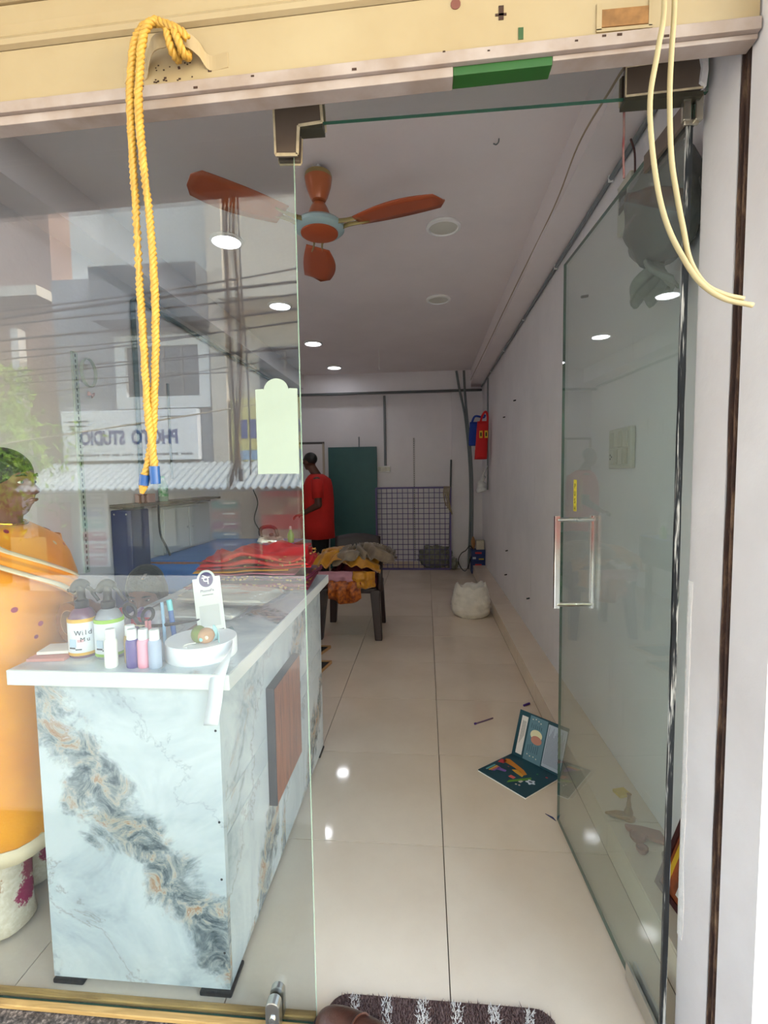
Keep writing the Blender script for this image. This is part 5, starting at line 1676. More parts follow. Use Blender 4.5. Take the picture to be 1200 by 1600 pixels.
# pens and scraps on the floor
t = thing('ballpoint_pen', 'thin purple ballpoint pen lying on the floor tiles', 'pen', (.318, 2.675, 0))
MB().cyl((.268, 2.642, .005), (.372, 2.711, .005), .0042, n=8).build('barrel', mat('grey_purple_pen', '#6b5266', .4), t)
MB().cyl((.262, 2.638, .006), (.270, 2.6435, .006), .0062, n=8).build('tip', mat('pen_purple', '#4a2f78', .4), t)
tag(MB().cyl((.578, 2.871, .007), (.617, 2.901, .007), .0068, n=10).build('violet_tube', mat('pen_cap_violet', '#4a2a80', .35), smooth='auto'), 'short violet plastic tube on the floor by the ledge', 'tube')
mb = MB(); mb.prism([(.478, 1.935), (.505, 1.915), (.512, 1.893)], lambda a, b2, d: (a, b2, d), .0008, .003); tag(mb.build('paper_scrap', mat('navy_paper', '#22265c', .6)), 'dark blue paper scrap beside the glass door foot', 'paper scrap')

# ------------------------------------------------------------------ things on the ledge behind the door
ZL = .1225
t = thing('brass_stand', 'small brass incense stand on the tiled ledge', 'incense stand', (.735, 1.76, ZL))
M_BRASS = mat('old_brass', '#9a7440', .35, .8, var=.2, vscale=30)
MB().lathe([(.0, 0), (.024, 0), (.024, .006), (.014, .012), (.016, .028), (.012, .036), (.008, .05), (.009, .06), (.006, .066), (.006, .09), (.009, .095), (0, .096)], (.735, 1.76, ZL), 18).build('stem', M_BRASS, t, smooth='auto')
mb = MB(); mb.prism([(.655, 1.775), (.70, 1.748), (.735, 1.74), (.735, 1.778), (.70, 1.785)], lambda a, b2, d: (a, b2, d), ZL + .004, ZL + .016); mb.build('wing_tray', M_BRASS, t, bevel=.003)
tag(MB().obox((.765, 1.90, ZL + .006), (.05, .045, .011), Matrix.Rotation(.3, 3, 'Z')).build('matchbox', mat('yellow_card', '#c9ac2c', .6), bevel=.001), 'yellow matchbox on the ledge behind the brass stand', 'matchbox')
M_CLAY = mat('terracotta', '#8a4a3a', .7, var=.15)
for x, y, r, lab in ((.722, 1.650, .026, 'terracotta oil lamp on the ledge nearest the brass stand'), (.713, 1.597, .019, 'smaller terracotta lamp on the ledge nearest the doorway')):
    tag(MB().lathe([(0, 0), (r * .6, 0), (r, .012), (r * 1.02, .02), (r * .85, .02), (r * .6, .010), (0, .008)], (x, y, ZL), 18).build('clay_lamp', M_CLAY, smooth='auto'), lab, 'oil lamp')
mb = MB(); mb.loft([[Vector((.70 + a * .11, 1.70 - a * .05 + s * w, ZL + z)) for s, z in ((-1, .004), (1, .004), (1, .02), (-1, .02))] for a, w in ((0, .010), (.5, .026), (1.0, .030))])
tag(mb.build('incense_tray', mat('red_brown_tray', '#8d5340', .5, var=.2), bevel=.004), 'red brown tray lying behind the clay lamps', 'tray')
tag(MB().lathe([(0, 0), (.018, 0), (.021, .028), (.018, .03), (0, .026)], (.778, 1.555, ZL), 16).build('ash_cup', mat('dark_ash_cup', '#4c4a44', .6), smooth='auto'), 'small dark cup on the ledge near the framed picture', 'cup')
# framed picture leaning at the wall near the doorway
t = thing('framed_picture', 'dark framed devotional picture leaning on the wall by the jamb', 'framed picture', (.76, 1.36, ZL))
P0 = Vector((.705, 1.478, ZL)); px_ = Vector((.03, -.26, 0)); pu = Vector((.085, .0, .25))
def pp(a, b2, d=0.0):
    n = px_.cross(pu).normalized()
    if n.x > 0: n = -n
    return P0 + px_ * a + pu * b2 + n * d
mb = MB(); mb.prism(rect(.06, .94, .06, .94), lambda a, b2, d: pp(a, b2, d), -.004, .002); pic = mb.build('picture', mat('picture_print', '#b5532a', .35, col2='#3a2618', vscale=18), t)
for r_, nm in ((rect(0, 1, 0, .06), 0), (rect(0, 1, .94, 1), 0), (rect(0, .06, .06, .94), 0), (rect(.94, 1, .06, .94), 0)):
    mb = MB(); mb.prism(r_, lambda a, b2, d: pp(a, b2, d), -.006, .008); mb.build('frame_side', mat('maroon_frame', '#3f1216', .4), t)
for r_, c2, nm in ((rect(.10, .16, .12, .9), '#d9a82a', 'gold_mount'), (rect(.10, .9, .82, .88), '#d9a82a', 'gold_mount'), (rect(.2, .45, .45, .78), '#b8282a', 'red_figure'), (rect(.25, .4, .3, .45), '#e0c34a', 'yellow_figure'), (rect(.3, .5, .12, .25), '#d8d2cc', 'white_figure')):
    mb = MB(); mb.prism(r_, lambda a, b2, d: pp(a, b2, d), .0021, .003); mb.build(nm, mat(nm, c2, .4), pic)

# ------------------------------------------------------------------ table, shelf and things behind the counter on the left
tb_ = thing('blue_table', 'work table covered with a blue plastic sheet behind the counter', 'table', (-1.55, 3.7, 0))
M_BLUE = mat('blue_tarpaulin', '#1f70c4', .35, var=.12, vscale=6, bump=.25, bscale=9)
TX0, TX1, TY0, TY1, TZ = -1.93, -1.12, 3.10, 4.30, .84
MB().box(TX0, TX1, TY0, TY1, TZ - .03, TZ - .004).build('table_top', M_WOOD, tb_)
for x in (TX0 + .05, TX1 - .05):
    for y in (TY0 + .06, TY1 - .06): MB().box(x - .02, x + .02, y - .02, y + .02, 0, TZ - .03).build('leg', mat('grey_steel_leg', '#6a6d70', .5, .5), tb_)
mb = MB()
def tarp(u, v):
    # goes down the front, over the top
    x = TX0 - .004 + (TX1 - TX0 + .012) * u
    L = .22 + (TY1 - TY0)
    s = v * L
    if s < .22: y, z = TY0 - .008 - .01 * abs(nz(u * 6, v * 9)), TZ - .22 + s
    else: y, z = TY0 + (s - .22), TZ + .003 * nz(u * 8, v * 8)
    return Vector((x, y, z))
mb.grid(tarp, 20, 30); mb.build('plastic_sheet', M_BLUE, tb_, smooth=True, solid=.003)
mb = MB(); mb.grid(lambda u, v: Vector((TX1 + .006 + .008 * abs(nz(u * 7, v * 5, 3)), TY0 + (TY1 - TY0) * u, TZ - .24 * v)), 20, 8); mb.build('sheet_side', mat('dark_green_cover', '#1f4a44', .6, var=.2), tb_, smooth=True, solid=.002)
# electric iron
ir = thing('electric_iron', 'chrome electric iron with black handle on the blue table', 'iron', (-1.33, 3.97, TZ))
def irg(s): return [(-.09 * s, -.05 * s), (.05 * s, -.052 * s), (.10 * s, -.03 * s), (.135 * s, 0), (.10 * s, .03 * s), (.05 * s, .052 * s), (-.09 * s, .05 * s)]
base = Vector((-1.33, 3.97, TZ + .006))
mb = MB(); mb.loft([[base + Vector((a, b2, z)) for a, b2 in irg(s)] for s, z in ((1, 0), (1, .014), (.95, .03), (.78, .055), (.5, .064))]); mb.build('sole_body', M_CHROME, ir, smooth='auto')
mb = MB(); mb.tube(spline([base + Vector(p) for p in ((-.07, 0, .06), (-.075, 0, .10), (-.05, 0, .132), (.02, 0, .138), (.06, 0, .115), (.075, 0, .06))], 5), .016, 10); mb.build('handle', M_BLACK, ir, smooth=True)
MB().lathe([(.018, 0), (.02, .012), (.014, .018), (0, .018)], base + Vector((.02, 0, .064)), 14).build('dial', M_BLACK, ir)
mb = MB(); mb.tube(spline([base + Vector(p) for p in ((-.075, 0, .10), (-.13, .02, .2), (-.11, .06, .34), (-.16, .1, .45))], 6), .005, 6); mb.build('flex', M_BLACKM, ir, smooth=True)
MB().box(-1.45, -1.18, 3.9, 4.04, TZ + .0015, TZ + .0055).build('rest_pad', mat('grey_pad', '#9aa0a2', .8), ir)
t = thing('water_sprayer', 'small green water spray bottle beside the iron', 'sprayer', (-1.15, 4.02, TZ))
MB().lathe([(0, 0), (.026, 0), (.028, .03), (.028, .07), (.012, .10), (.012, .112)], (-1.155, 4.02, TZ + .003), 18).build('bottle', mat('apple_green_plastic', '#7ec24a', .3), t, smooth='auto')
MB().lathe([(.012, .112), (.013, .13), (.006, .14), (0, .14)], (-1.155, 4.02, TZ + .003), 12).build('cap', M_WHITEP, t)
# wall shelf and things on it
shf = thing('wall_shelf', 'grey brown plank shelf on the left wall above the blue table', 'shelf', (-1.9, 3.5, 1.2))
MB().box(WL + .002, -1.82, 2.86, 4.15, 1.222, 1.240).build('plank', mat('weathered_plank', '#6f6659', .7, var=.3, vscale=10), shf)
for y in (3.0, 3.98):
    MB().beam((WL + .004, y, 1.214), (-1.84, y, 1.214), .02, .014).build('bracket', M_PVC, shf)
t = thing('drink_bottle', 'clear plastic bottle with green label on the wall shelf', 'bottle', (-1.87, 3.30, 1.241))
MB().lathe([(0, 0), (.030, 0), (.033, .01), (.033, .11), (.02, .15), (.012, .165)], (-1.87, 3.30, 1.241), 20).build('bottle', mat('pale_green_pet', '#a9c9b4', .2, alpha=.6), t, smooth='auto')
MB().lathe([(.0335, .035), (.0338, .035), (.0338, .10), (.0335, .10)], (-1.87, 3.30, 1.241), 20).build('label', mat('green_label', '#2f9a52', .5, col2='#d5e6da', vscale=50), t, smooth='auto')
MB().lathe([(.014, .163), (.014, .18), (0, .18)], (-1.87, 3.30, 1.241), 14).build('cap', mat('green_cap', '#2f8f4c', .4), t)
tag(MB().box(-1.96, -1.86, 3.10, 3.18, 1.241, 1.30).build('small_carton', mat('pink_carton', '#c9a39c', .7), bevel=.002), 'small pink carton on the wall shelf', 'carton')
for y, lab in ((3.0, 'thin brown spool on the wall shelf, left one'), (3.06, 'thin brown spool on the wall shelf, right one')):
    tag(MB().lathe([(.012, 0), (.012, .004), (.007, .008), (.007, .05), (.012, .054), (.012, .058), (0, .058)], (-1.86, y, 1.241), 12).build('thread_spool', mat('brown_thread', '#7a4a34', .7)), lab, 'spool')
nv = thing('storage_cabinet', 'narrow navy blue metal cabinet against the left wall', 'cabinet', (-1.91, 3.0, 0))
MB().box(-1.975, -1.84, 2.86, 3.06, 0, 1.205).build('body', mat('navy_enamel', '#1b2a5e', .4, var=.12), nv, bevel=.008)
for x in (-1.95, -1.87): MB().ell((x, 2.859, 1.18), (.006, .003, .006), 8, 6).build('rivet', M_STEEL, nv)
wc = thing('wall_cabinet', 'white low cabinet against the left wall under the shelf', 'cabinet', (-1.93, 3.6, .85))
MB().box(-1.975, -1.90, 3.32, 4.08, .845, 1.195).build('body', mat('off_white_board', '#c9c9c6', .6), wc, bevel=.003)
for k in range(2): MB().box(-1.8995, -1.888, 3.33 + .375 * k, 3.69 + .375 * k, .86, 1.18).build('door', MATS['off_white_board'], wc, bevel=.003)
for y in (3.66, 3.74): MB().ell((-1.882, y, 1.02), (.008, .008, .008), 10, 6).build('knob', M_STEEL, wc)
cable('black_lead', [(-1.865, 3.22, 1.22), (-1.86, 3.21, 1.10), (-1.862, 3.23, 1.0), (-1.85, 3.27, .92), (-1.84, 3.30, .85)], .007, 'black lead hanging from the wall shelf to the table', M_BLACKM, 'lead')
# coil of wire and a scrap of ribbon hung on the left wall standard
mb = MB()
for k in range(5): mb.tube([Vector((WL + .024 + .004 * k, 2.70 + (.060 + .004 * nz(k, 1, 1)) * math.cos(a), 2.02 + (.080 + .004 * nz(k, 2, 5)) * math.sin(a))) for a in [2 * math.pi * j / 28 for j in range(28)]], .003, 5, closed=True)
tag(mb.build('wire_coil', mat('pale_wire', '#b9beb0', .5), smooth=True), 'coil of pale wire hung on the left wall standard', 'wire coil')
mb = MB(); mb.grid(lambda u, v: Vector((WL + .016 + .012 * math.sin(u * 6), 2.70 + .07 * u, 1.89 + .03 * u * u + .025 * v * math.cos(4 * u))), 10, 4); tag(mb.build('ribbon_scrap', mat('pink_scrap', '#c9a09c', .7), smooth=True, solid=.001), 'pink scrap of ribbon under the wire coil', 'ribbon')
tag(MB().lathe([(.0, 0), (.022, .01), (.022, .09), (.010, .13), (0, .14)], (WL + .04, 3.28, 1.47), 14).build('black_holder', M_BLACK, smooth='auto'), 'black pointed holder beside the dark conduit', 'holder')
# ------------------------------------------------------------------ people
M_SKIN = mat('brown_skin', '#6e4330', .5, var=.08, vscale=14)
M_SKIN_D = mat('dark_brown_skin', '#59362a', .5, var=.08, vscale=14)
M_HAIR = mat('black_hair', '#0e0b0a', .42, bump=.6, bscale=90)
M_LIP = mat('lips', '#6a342e', .45)
M_EYEW = mat('eye_white', '#d8d2c8', .3)
M_EYEB = mat('eye_dark', '#140d0a', .2)
M_GOLDJ = mat('gold_jewellery', '#d2a24a', .25, 1.0)


def Rz3(a): return Matrix.Rotation(a, 3, 'Z')


def head_shapes(mb, hc, R, s):
    """skull, jaw, nose, ears, brow, lips; hc head centre, R orientation (local +X = face), s = head height"""
    def L(x, y, z): return hc + R @ Vector((x * s, y * s, z * s))
    mb.ell(L(-.03, 0, .10), (.42 * s, .335 * s, .39 * s), 18, 12, R)
    mb.ell(L(.10, 0, -.16), (.28 * s, .25 * s, .33 * s), 16, 10, R)
    mb.ell(L(.17, 0, -.38), (.15 * s, .15 * s, .11 * s), 12, 8, R)          # chin
    mb.ell(L(.30, 0, .10), (.11 * s, .24 * s, .07 * s), 12, 8, R)            # brow
    mb.capsule(L(.36, 0, .07), L(.47, 0, -.10), .030 * s, .055 * s, 10)       # nose
    for sd in (-1, 1):
        mb.ell(L(.42, sd * .055, -.11), (.045 * s, .04 * s, .035 * s), 8, 6, R)
        mb.ell(L(.23, sd * .19, -.07), (.12 * s, .09 * s, .10 * s), 10, 8, R)  # cheek
        mb.ell(L(-.03, sd * .335, -.02), (.075 * s, .035 * s, .12 * s), 10, 8, R)
    mb.ell(L(.375, 0, -.225), (.06 * s, .10 * s, .032 * s), 10, 6, R)
    mb.ell(L(.365, 0, -.275), (.06 * s, .09 * s, .035 * s), 10, 6, R)
    return L


def face_parts(L, R, s, parent):
    for sd in (-1, 1):
        e = MB().ell(L(.315, sd * .135, .03), (.040 * s, .052 * s, .026 * s), 12, 8, R).build('eye', M_EYEW, parent, smooth=True)
        MB().ell(L(.352, sd * .135, .03), (.016 * s, .026 * s, .025 * s), 10, 6, R).build('iris', M_EYEB, e, smooth=True)
        mb = MB(); mb.tube([L(.375, sd * .06, .125), L(.385, sd * .14, .15), L(.33, sd * .23, .12)], [.012 * s, .02 * s, .008 * s], 6); mb.build('eyebrow', M_HAIR, parent)
    mb = MB(); mb.tube([L(.375, -.10, -.25), L(.428, -.04, -.236), L(.436, 0, -.245), L(.428, .04, -.236), L(.375, .10, -.25)], [.008 * s, .024 * s, .026 * s, .024 * s, .008 * s], 8); mb.build('lips', M_LIP, parent, smooth=True)


def hand(mb, wrist, d, palm_n, s=1.0, curl=.35):
    """palm and five unequal, slightly curled fingers; d = direction of the fingers, palm_n = way the palm faces"""
    d = Vector(d).normalized(); n = Vector(palm_n); n = (n - n.dot(d) * d).normalized(); sd = d.cross(n)
    w = Vector(wrist)
    for k in (-1.5, -.5, .5, 1.5):
        mb.capsule(w, w + d * .075 * s + sd * k * .019 * s, .020 * s, .013 * s, 8)
    for k, ln in ((-1.5, .066), (-.5, .078), (.5, .074), (1.5, .056)):
        p = w + d * .078 * s + sd * k * .020 * s
        q = p + (d * math.cos(curl) + n * math.sin(curl)) * ln * .5 * s
        r = q + (d * math.cos(curl * 2.4) + n * math.sin(curl * 2.4)) * ln * .5 * s
        mb.capsule(p, q, .0092 * s, .0085 * s, 8); mb.capsule(q, r, .0085 * s, .0072 * s, 8)
    p = w + d * .022 * s - sd * .022 * s
    q = p - sd * .030 * s + d * .026 * s + n * .012 * s
    mb.capsule(p, q, .014 * s, .0105 * s, 8); mb.capsule(q, q + d * .030 * s + n * .010 * s, .0105 * s, .0085 * s, 8)


def ell_ring(cx, cy, z, rx, ry, n=36, wob=0.0, seed=0.0, folds=0, famp=0.0):
    out = []
    for k in range(n):
        a = 2 * math.pi * k / n
        q = 1 + wob * nz(math.cos(a) * 2 + seed, math.sin(a) * 2, z * 3) + famp * math.sin(folds * a + seed)
        out.append(Vector((cx + rx * q * math.cos(a), cy + ry * q * math.sin(a), z)))
    return out


# ---- woman in the yellow kurta, standing in profile behind the glass (faces +X)
WX, WY = -1.345, 1.405
wm = thing('person', 'woman in yellow kurta and patterned trousers standing beside the counter', 'person', (WX, WY, 0))
s = .205
hc = Vector((WX + .035, WY, 1.385)); R = Rz3(math.radians(5))
mb = MB(); L = head_shapes(mb, hc, R, s)
mb.capsule((WX + .005, WY, 1.20), (WX + .025, WY, 1.33), .055, .052)
mb.ell((WX, WY, 1.10), (.11, .165, .16), 18, 12)
mb.ell((WX + .01, WY, .90), (.115, .155, .16), 18, 12)
mb.ell((WX - .01, WY, .72), (.125, .165, .13), 18, 12)
sr, er, wr = Vector((WX - .045, WY - .150, 1.185)), Vector((WX - .110, WY - .195, .945)), Vector((WX - .075, WY - .205, .73))
sl, el, wl_ = Vector((WX - .01, WY + .165, 1.185)), Vector((WX + .0, WY + .21, .945)), Vector((WX + .16, WY + .16, .955))
for a, b2, c2 in ((sr, er, wr), (sl, el, wl_)):
    mb.capsule(a, b2, .052, .042); mb.capsule(b2, c2, .042, .027)
hand(mb, wr, (.15, .05, -1), (0, 1, 0), .95); hand(mb, wl_, (.95, -.1, -.2), (0, 0, -1), .95)
for sd, fx in ((-1, .0), (1, -.07)):
    mb.capsule((WX - .01, WY + sd * .08, .70), (WX + fx, WY + sd * .085, .40), .085, .058)
    mb.capsule((WX + fx, WY + sd * .085, .40), (WX + fx - .01, WY + sd * .085, .07), .055, .036)
    mb.capsule((WX + fx - .02, WY + sd * .085, .032), (WX + fx + .055, WY + sd * .09, .024), .034, .022)
body = mb.build('body', M_SKIN, wm, remesh=.0085, sm_it=3)
face_parts(L, R, s, wm)
# hair: cap and low bun
mb = MB()
mb.ell(L(-.07, 0, .17), (.45 * s, .375 * s, .40 * s), 20, 14, R)
mb.ell(L(-.48, 0, -.02), (.19 * s, .19 * s, .19 * s), 14, 10, R)
for sd in (-1, 1): mb.ell(L(-.14, sd * .30, .05), (.2 * s, .09 * s, .22 * s), 12, 8, R)
o = mb.build('hair', M_HAIR, wm, remesh=.008, sm_it=2)
for sd in (-1, 1):
    MB().ell(L(-.01, sd * .375, -.14), (.012, .008, .012), 10, 8).build('earring', M_GOLDJ, wm, smooth=True)
    MB().ell(L(.0, sd * .375, -.23), (.008, .008, .010), 10, 8).build('earring', M_GOLDJ, wm, smooth=True)
mb = MB(); mb.tube([Vector((WX + .02 + .062 * math.cos(a), WY + .06 * math.sin(a), 1.272 - .012 * math.cos(a))) for a in [2 * math.pi * k / 24 for k in range(24)]], .003, 6, closed=True); mb.build('necklace', M_GOLDJ, wm)
# kurta with small printed motifs
m, nt, b = nodes('yellow_kurta_print')
v = mapping(nt, scale=(1, 1, 1))
base = ramp(nt, tex_noise(nt, v, 5, 4), [(.3, '#d98608'), (.7, '#eda012')])
vo = nt.nodes.new('ShaderNodeTexVoronoi'); vo.inputs['Scale'].default_value = 15.0; vo.inputs['Randomness'].default_value = .55
nt.links.new(v, vo.inputs['Vector'])
f = ramp(nt, vo.outputs['Distance'], [(.12, '#ffffff'), (.15, '#000000')])
mc = ramp(nt, vo.outputs['Color'], [(.25, '#7d1238'), (.5, '#a8284a'), (.7, '#6a6a2c'), (.9, '#e9d6a0')])
nt.links.new(mixc(nt, f, base, mc), b.inputs['Base Color'])
b.inputs['Roughness'].default_value = .75; b.inputs['Sheen Weight'].default_value = .2
M_KURTA = m
M_BORDER = mat('cream_border', '#e3d3b4', .8, var=.1)
prof = [(1.262, .012, .060, .075), (1.235, .006, .085, .135), (1.205, .005, .108, .195), (1.15, .022, .135, .20), (1.08, .035, .160, .195), (1.0, .025, .150, .185), (.90, .018, .145, .18), (.80, .012, .150, .19), (.66, .008, .165, .20), (.50, .006, .175, .21), (.36, .004, .182, .215), (.285, .002, .186, .22)]
mb = MB(); mb.loft([ell_ring(WX + cx, WY, z, rx, ry, 40, .05, 1.0, 7, .012 + .02 * max(0, .9 - z)) for z, cx, rx, ry in prof], caps=False)
ku = mb.build('kurta', M_KURTA, wm, smooth=True, solid=.004)
mb = MB(); mb.loft([ell_ring(WX + .002, WY, z, rx, ry, 40, .05, 1.0, 7, .034) for z, rx, ry in ((.318, .1885, .2215), (.272, .191, .224))], caps=False); mb.build('hem_border', M_BORDER, ku, smooth=True, solid=.004)
for a, b2 in ((sr, er), (sl, el)):
    d = (b2 - a)
    mb = MB(); mb.tube([a + Vector((0, 0, .012)), a + d * .35, a + d * .8, a + d * .98], [.066, .066, .060, .060], 18, caps=False); sl_ = mb.build('sleeve', M_KURTA, ku, smooth=True, solid=.003)
    mb = MB(); mb.tube([a + d * .93, a + d * 1.0], [.0615, .0615], 18, caps=False); mb.build('sleeve_border', M_BORDER, ku, smooth=True, solid=.003)
# dupatta over the chest and shoulder with a pale border
M_DUP = mat('marigold_chiffon', '#f0a015', .7, var=.18, vscale=9, sheen=.3, col2='#e28a0a')
def torso(a, z, off):
    """point on the kurta at angle a (0 = front, -90 deg = side towards the glass), pushed out by off"""
    for (z1, c1, rx1, ry1), (z0, c0, rx0, ry0) in zip(prof, prof[1:]):
        if z0 <= z <= z1 or z1 == prof[0][0] and z > z1:
            t_ = min(1, max(0, (z - z0) / (z1 - z0)))
            cx = c0 + (c1 - c0) * t_; rx = rx0 + (rx1 - rx0) * t_; ry = ry0 + (ry1 - ry0) * t_
            return Vector((WX + cx + (rx + off) * math.cos(a), WY + (ry + off) * math.sin(a), z))
    return Vector((WX, WY, z))
def dup_fn(u, v, extra=0.0):
    a = math.radians(-165 + 175 * u)
    t_ = min(1.1, max(0, (math.degrees(a) + 75) / 80))
    z = min(1.305 - .19 * t_ - .085 * v, 1.268 - .06 * v)
    q = torso(a, min(z, 1.195), .034 + .004 * math.sin(v * 18 + u * 5) + extra)
    k_ = max(0, (z - 1.195) / .075)
    q = q.lerp(Vector((WX, WY, z)), .5 * min(1, k_) ** 1.3)
    return Vector((q.x, q.y, z))
mb = MB(); mb.grid(dup_fn, 48, 26); du = mb.build('dupatta', M_DUP, wm, smooth=True, solid=.003)
for v0, v1 in ((.05, .22), (.78, .97)):
    mb = MB(); mb.grid(lambda u, v: dup_fn(u, v0 + (v1 - v0) * v, .0035), 48, 3); mb.build('dupatta_border', M_BORDER, du, smooth=True, solid=.002)
# trousers with big flowers
m, nt, b = nodes('flower_trousers')
v = mapping(nt)
base = ramp(nt, tex_noise(nt, v, 60, 3, .7), [(.4, '#cfc4b0'), (.6, '#ded5c4')])
vo = nt.nodes.new('ShaderNodeTexVoronoi'); vo.inputs['Scale'].default_value = 6.5; vo.inputs['Randomness'].default_value = .7
nt.links.new(v, vo.inputs['Vector'])
nn = tex_noise(nt, v, 85, 3, .8)
ad = nt.nodes.new('ShaderNodeMath'); ad.operation = 'MULTIPLY_ADD'; ad.inputs[1].default_value = .34
nt.links.new(nn, ad.inputs[0]); nt.links.new(vo.outputs['Distance'], ad.inputs[2])
f = ramp(nt, ad.outputs[0], [(.42, '#ffffff'), (.47, '#000000')])
mc = ramp(nt, vo.outputs['Color'], [(.35, '#9c1f55'), (.55, '#8d7f24'), (.75, '#a8285c')])
nt.links.new(mixc(nt, f, base, mc), b.inputs['Base Color']); b.inputs['Roughness'].default_value = .8
tr = []
for sd, fx in ((-1, .0), (1, -.07)):
    mb = MB(); mb.loft([ell_ring(WX + fx * t_ + cx, WY + sd * .088, z, rx, rx * 1.02, 26, .06, sd, 5, .02) for z, rx, cx, t_ in ((.62, .10, -.01, .3), (.45, .092, 0, .8), (.30, .086, .0, 1), (.16, .080, .0, 1), (.05, .076, .006, 1), (.012, .078, .010, 1))], caps=False)
    mb.build('trouser_leg', m, wm, smooth=True, solid=.003)

# ---- man in the red shirt at the back (faces -X, back turned partly to us)
MX, MY = -1.40, 6.25
mn = thing('person', 'man in red t-shirt and black trousers working at the back', 'person', (MX, MY, 0))
s = .225
R = Rz3(math.radians(150)); hc = Vector((MX - .115, MY, 1.605))
mb = MB(); L = head_shapes(mb, hc, R, s)
mb.capsule((MX - .01, MY, 1.40), (MX - .09, MY, 1.53), .062, .058)
mb.ell((MX, MY, 1.23), (.135, .205, .20), 18, 12); mb.ell((MX + .01, MY, 1.0), (.125, .175, .18), 18, 12); mb.ell((MX + .01, MY, .86), (.13, .175, .12), 18, 12)
for sd in (-1, 1):
    a = Vector((MX + .02, MY + sd * .205, 1.35)); b2 = Vector((MX + .045 - .02 * (sd > 0), MY + sd * .245, 1.05)); c2 = Vector((MX - .19, MY + sd * .17, .93))
    mb.capsule(a, b2, .058, .046); mb.capsule(b2, c2, .046, .030); hand(mb, c2, (-.9, -.2 * sd, -.25), (0, 0, -1), 1.05)
    mb.capsule((MX + .01, MY + sd * .09, .86), (MX, MY + sd * .10, .47), .088, .062); mb.capsule((MX, MY + sd * .10, .47), (MX + .02, MY + sd * .10, .08), .060, .04)
    mb.capsule((MX + .04, MY + sd * .10, .035), (MX - .13, MY + sd * .11, .028), .036, .028)
mb.build('body', M_SKIN_D, mn, remesh=.010, sm_it=3)
face_parts(L, R, s, mn)
mb = MB(); mb.ell(L(-.08, 0, .16), (.43 * s, .36 * s, .38 * s), 20, 14, R)
mb.build('hair', M_HAIR, mn, remesh=.009, sm_it=2)
M_REDT = mat('red_cotton', '#c8201a', .8, var=.08, vscale=8)
prof = [(1.44, -.03, .08, .09), (1.415, -.02, .115, .165), (1.37, -.005, .16, .23), (1.28, -.012, .19, .24), (1.12, -.01, .20, .225), (.96, -.01, .20, .215), (.80, -.01, .20, .215), (.60, -.01, .20, .217)]
mb = MB(); mb.loft([ell_ring(MX + cx, MY, z, rx, ry, 36, .06, 2.0, 5, .012) for z, cx, rx, ry in prof], caps=False)
ts = mb.build('t_shirt', M_REDT, mn, smooth=True, solid=.004)
for sd in (-1, 1):
    a = Vector((MX + .02, MY + sd * .195, 1.365)); b2 = Vector((MX + .045 - .02 * (sd > 0), MY + sd * .245, 1.05)); d = b2 - a
    mb = MB(); mb.tube([a, a + d * .3, a + d * .75], [.078, .078, .072], 18, caps=False); mb.build('sleeve', M_REDT, ts, smooth=True, solid=.003)
M_TROU = mat('black_trousers', '#131316', .85)
mb = MB()
mb.loft([ell_ring(MX + .012, MY, z, rx, ry, 32) for z, rx, ry in ((.90, .145, .19), (.78, .152, .197))], caps=False); mb.build('waist', M_TROU, mn, smooth=True, solid=.003)
for sd in (-1, 1):
    mb = MB(); mb.loft([ell_ring(MX + cx, MY + sd * .098, z, rx, rx, 24, .05, sd) for z, rx, cx in ((.84, .108, .01), (.65, .10, .006), (.45, .085, .004), (.2, .075, .015), (.05, .072, .02))], caps=False); mb.build('trouser_leg', M_TROU, mn, smooth=True, solid=.003)

# ---- girl seated low behind the counter, head bowed
GX, GY = -1.225, 2.04
gl = thing('person', 'dark-haired child seated low behind the counter with head bowed', 'person', (GX, GY, 0))
s = .205
hc = Vector((GX, GY - .055, .905)); R = Rz3(math.radians(-80)) @ Matrix.Rotation(math.radians(24), 3, 'Y')
mb = MB(); L = head_shapes(mb, hc, R, s)
mb.capsule((GX, GY, .70), (GX, GY - .03, .84), .045, .045)
mb.ell((GX, GY, .60), (.145, .09, .14), 16, 12); mb.ell((GX, GY, .45), (.135, .10, .13), 16, 12)
for sd in (-1, 1):
    a = Vector((GX + sd * .135, GY, .675)); b2 = Vector((GX + sd * .17, GY - .03, .47)); c2 = Vector((GX + sd * .09, GY - .19, .44))
    mb.capsule(a, b2, .042, .034); mb.capsule(b2, c2, .034, .024); hand(mb, c2, (-sd * .3, -.9, -.1), (0, 0, -1), .8)
    k2 = Vector((GX + sd * .085, GY - .29, .40)); mb.capsule((GX + sd * .07, GY - .02, .39), k2, .07, .05); mb.capsule(k2, (GX + sd * .085, GY - .27, .07), .046, .032)
    mb.capsule((GX + sd * .085, GY - .265, .028), (GX + sd * .09, GY - .38, .022), .028, .02)
mb.build('body', M_SKIN, gl, remesh=.009, sm_it=3)
face_parts(L, R, s, gl)
mb = MB(); mb.ell(L(-.08, 0, .17), (.44 * s, .375 * s, .39 * s), 20, 14, R)
for sd in (-1, 1): mb.ell(L(-.05, sd * .32, -.02), (.24 * s, .09 * s, .32 * s), 12, 8, R)
mb.ell(L(-.36, 0, -.25), (.14 * s, .3 * s, .4 * s), 12, 8, R)
mb.build('hair', M_HAIR, gl, remesh=.008, sm_it=2)
mb = MB(); mb.obox(L(.16, .12, .50), (.035, .014, .008), R); mb.build('hair_clip', M_CHROME, gl, bevel=.002)
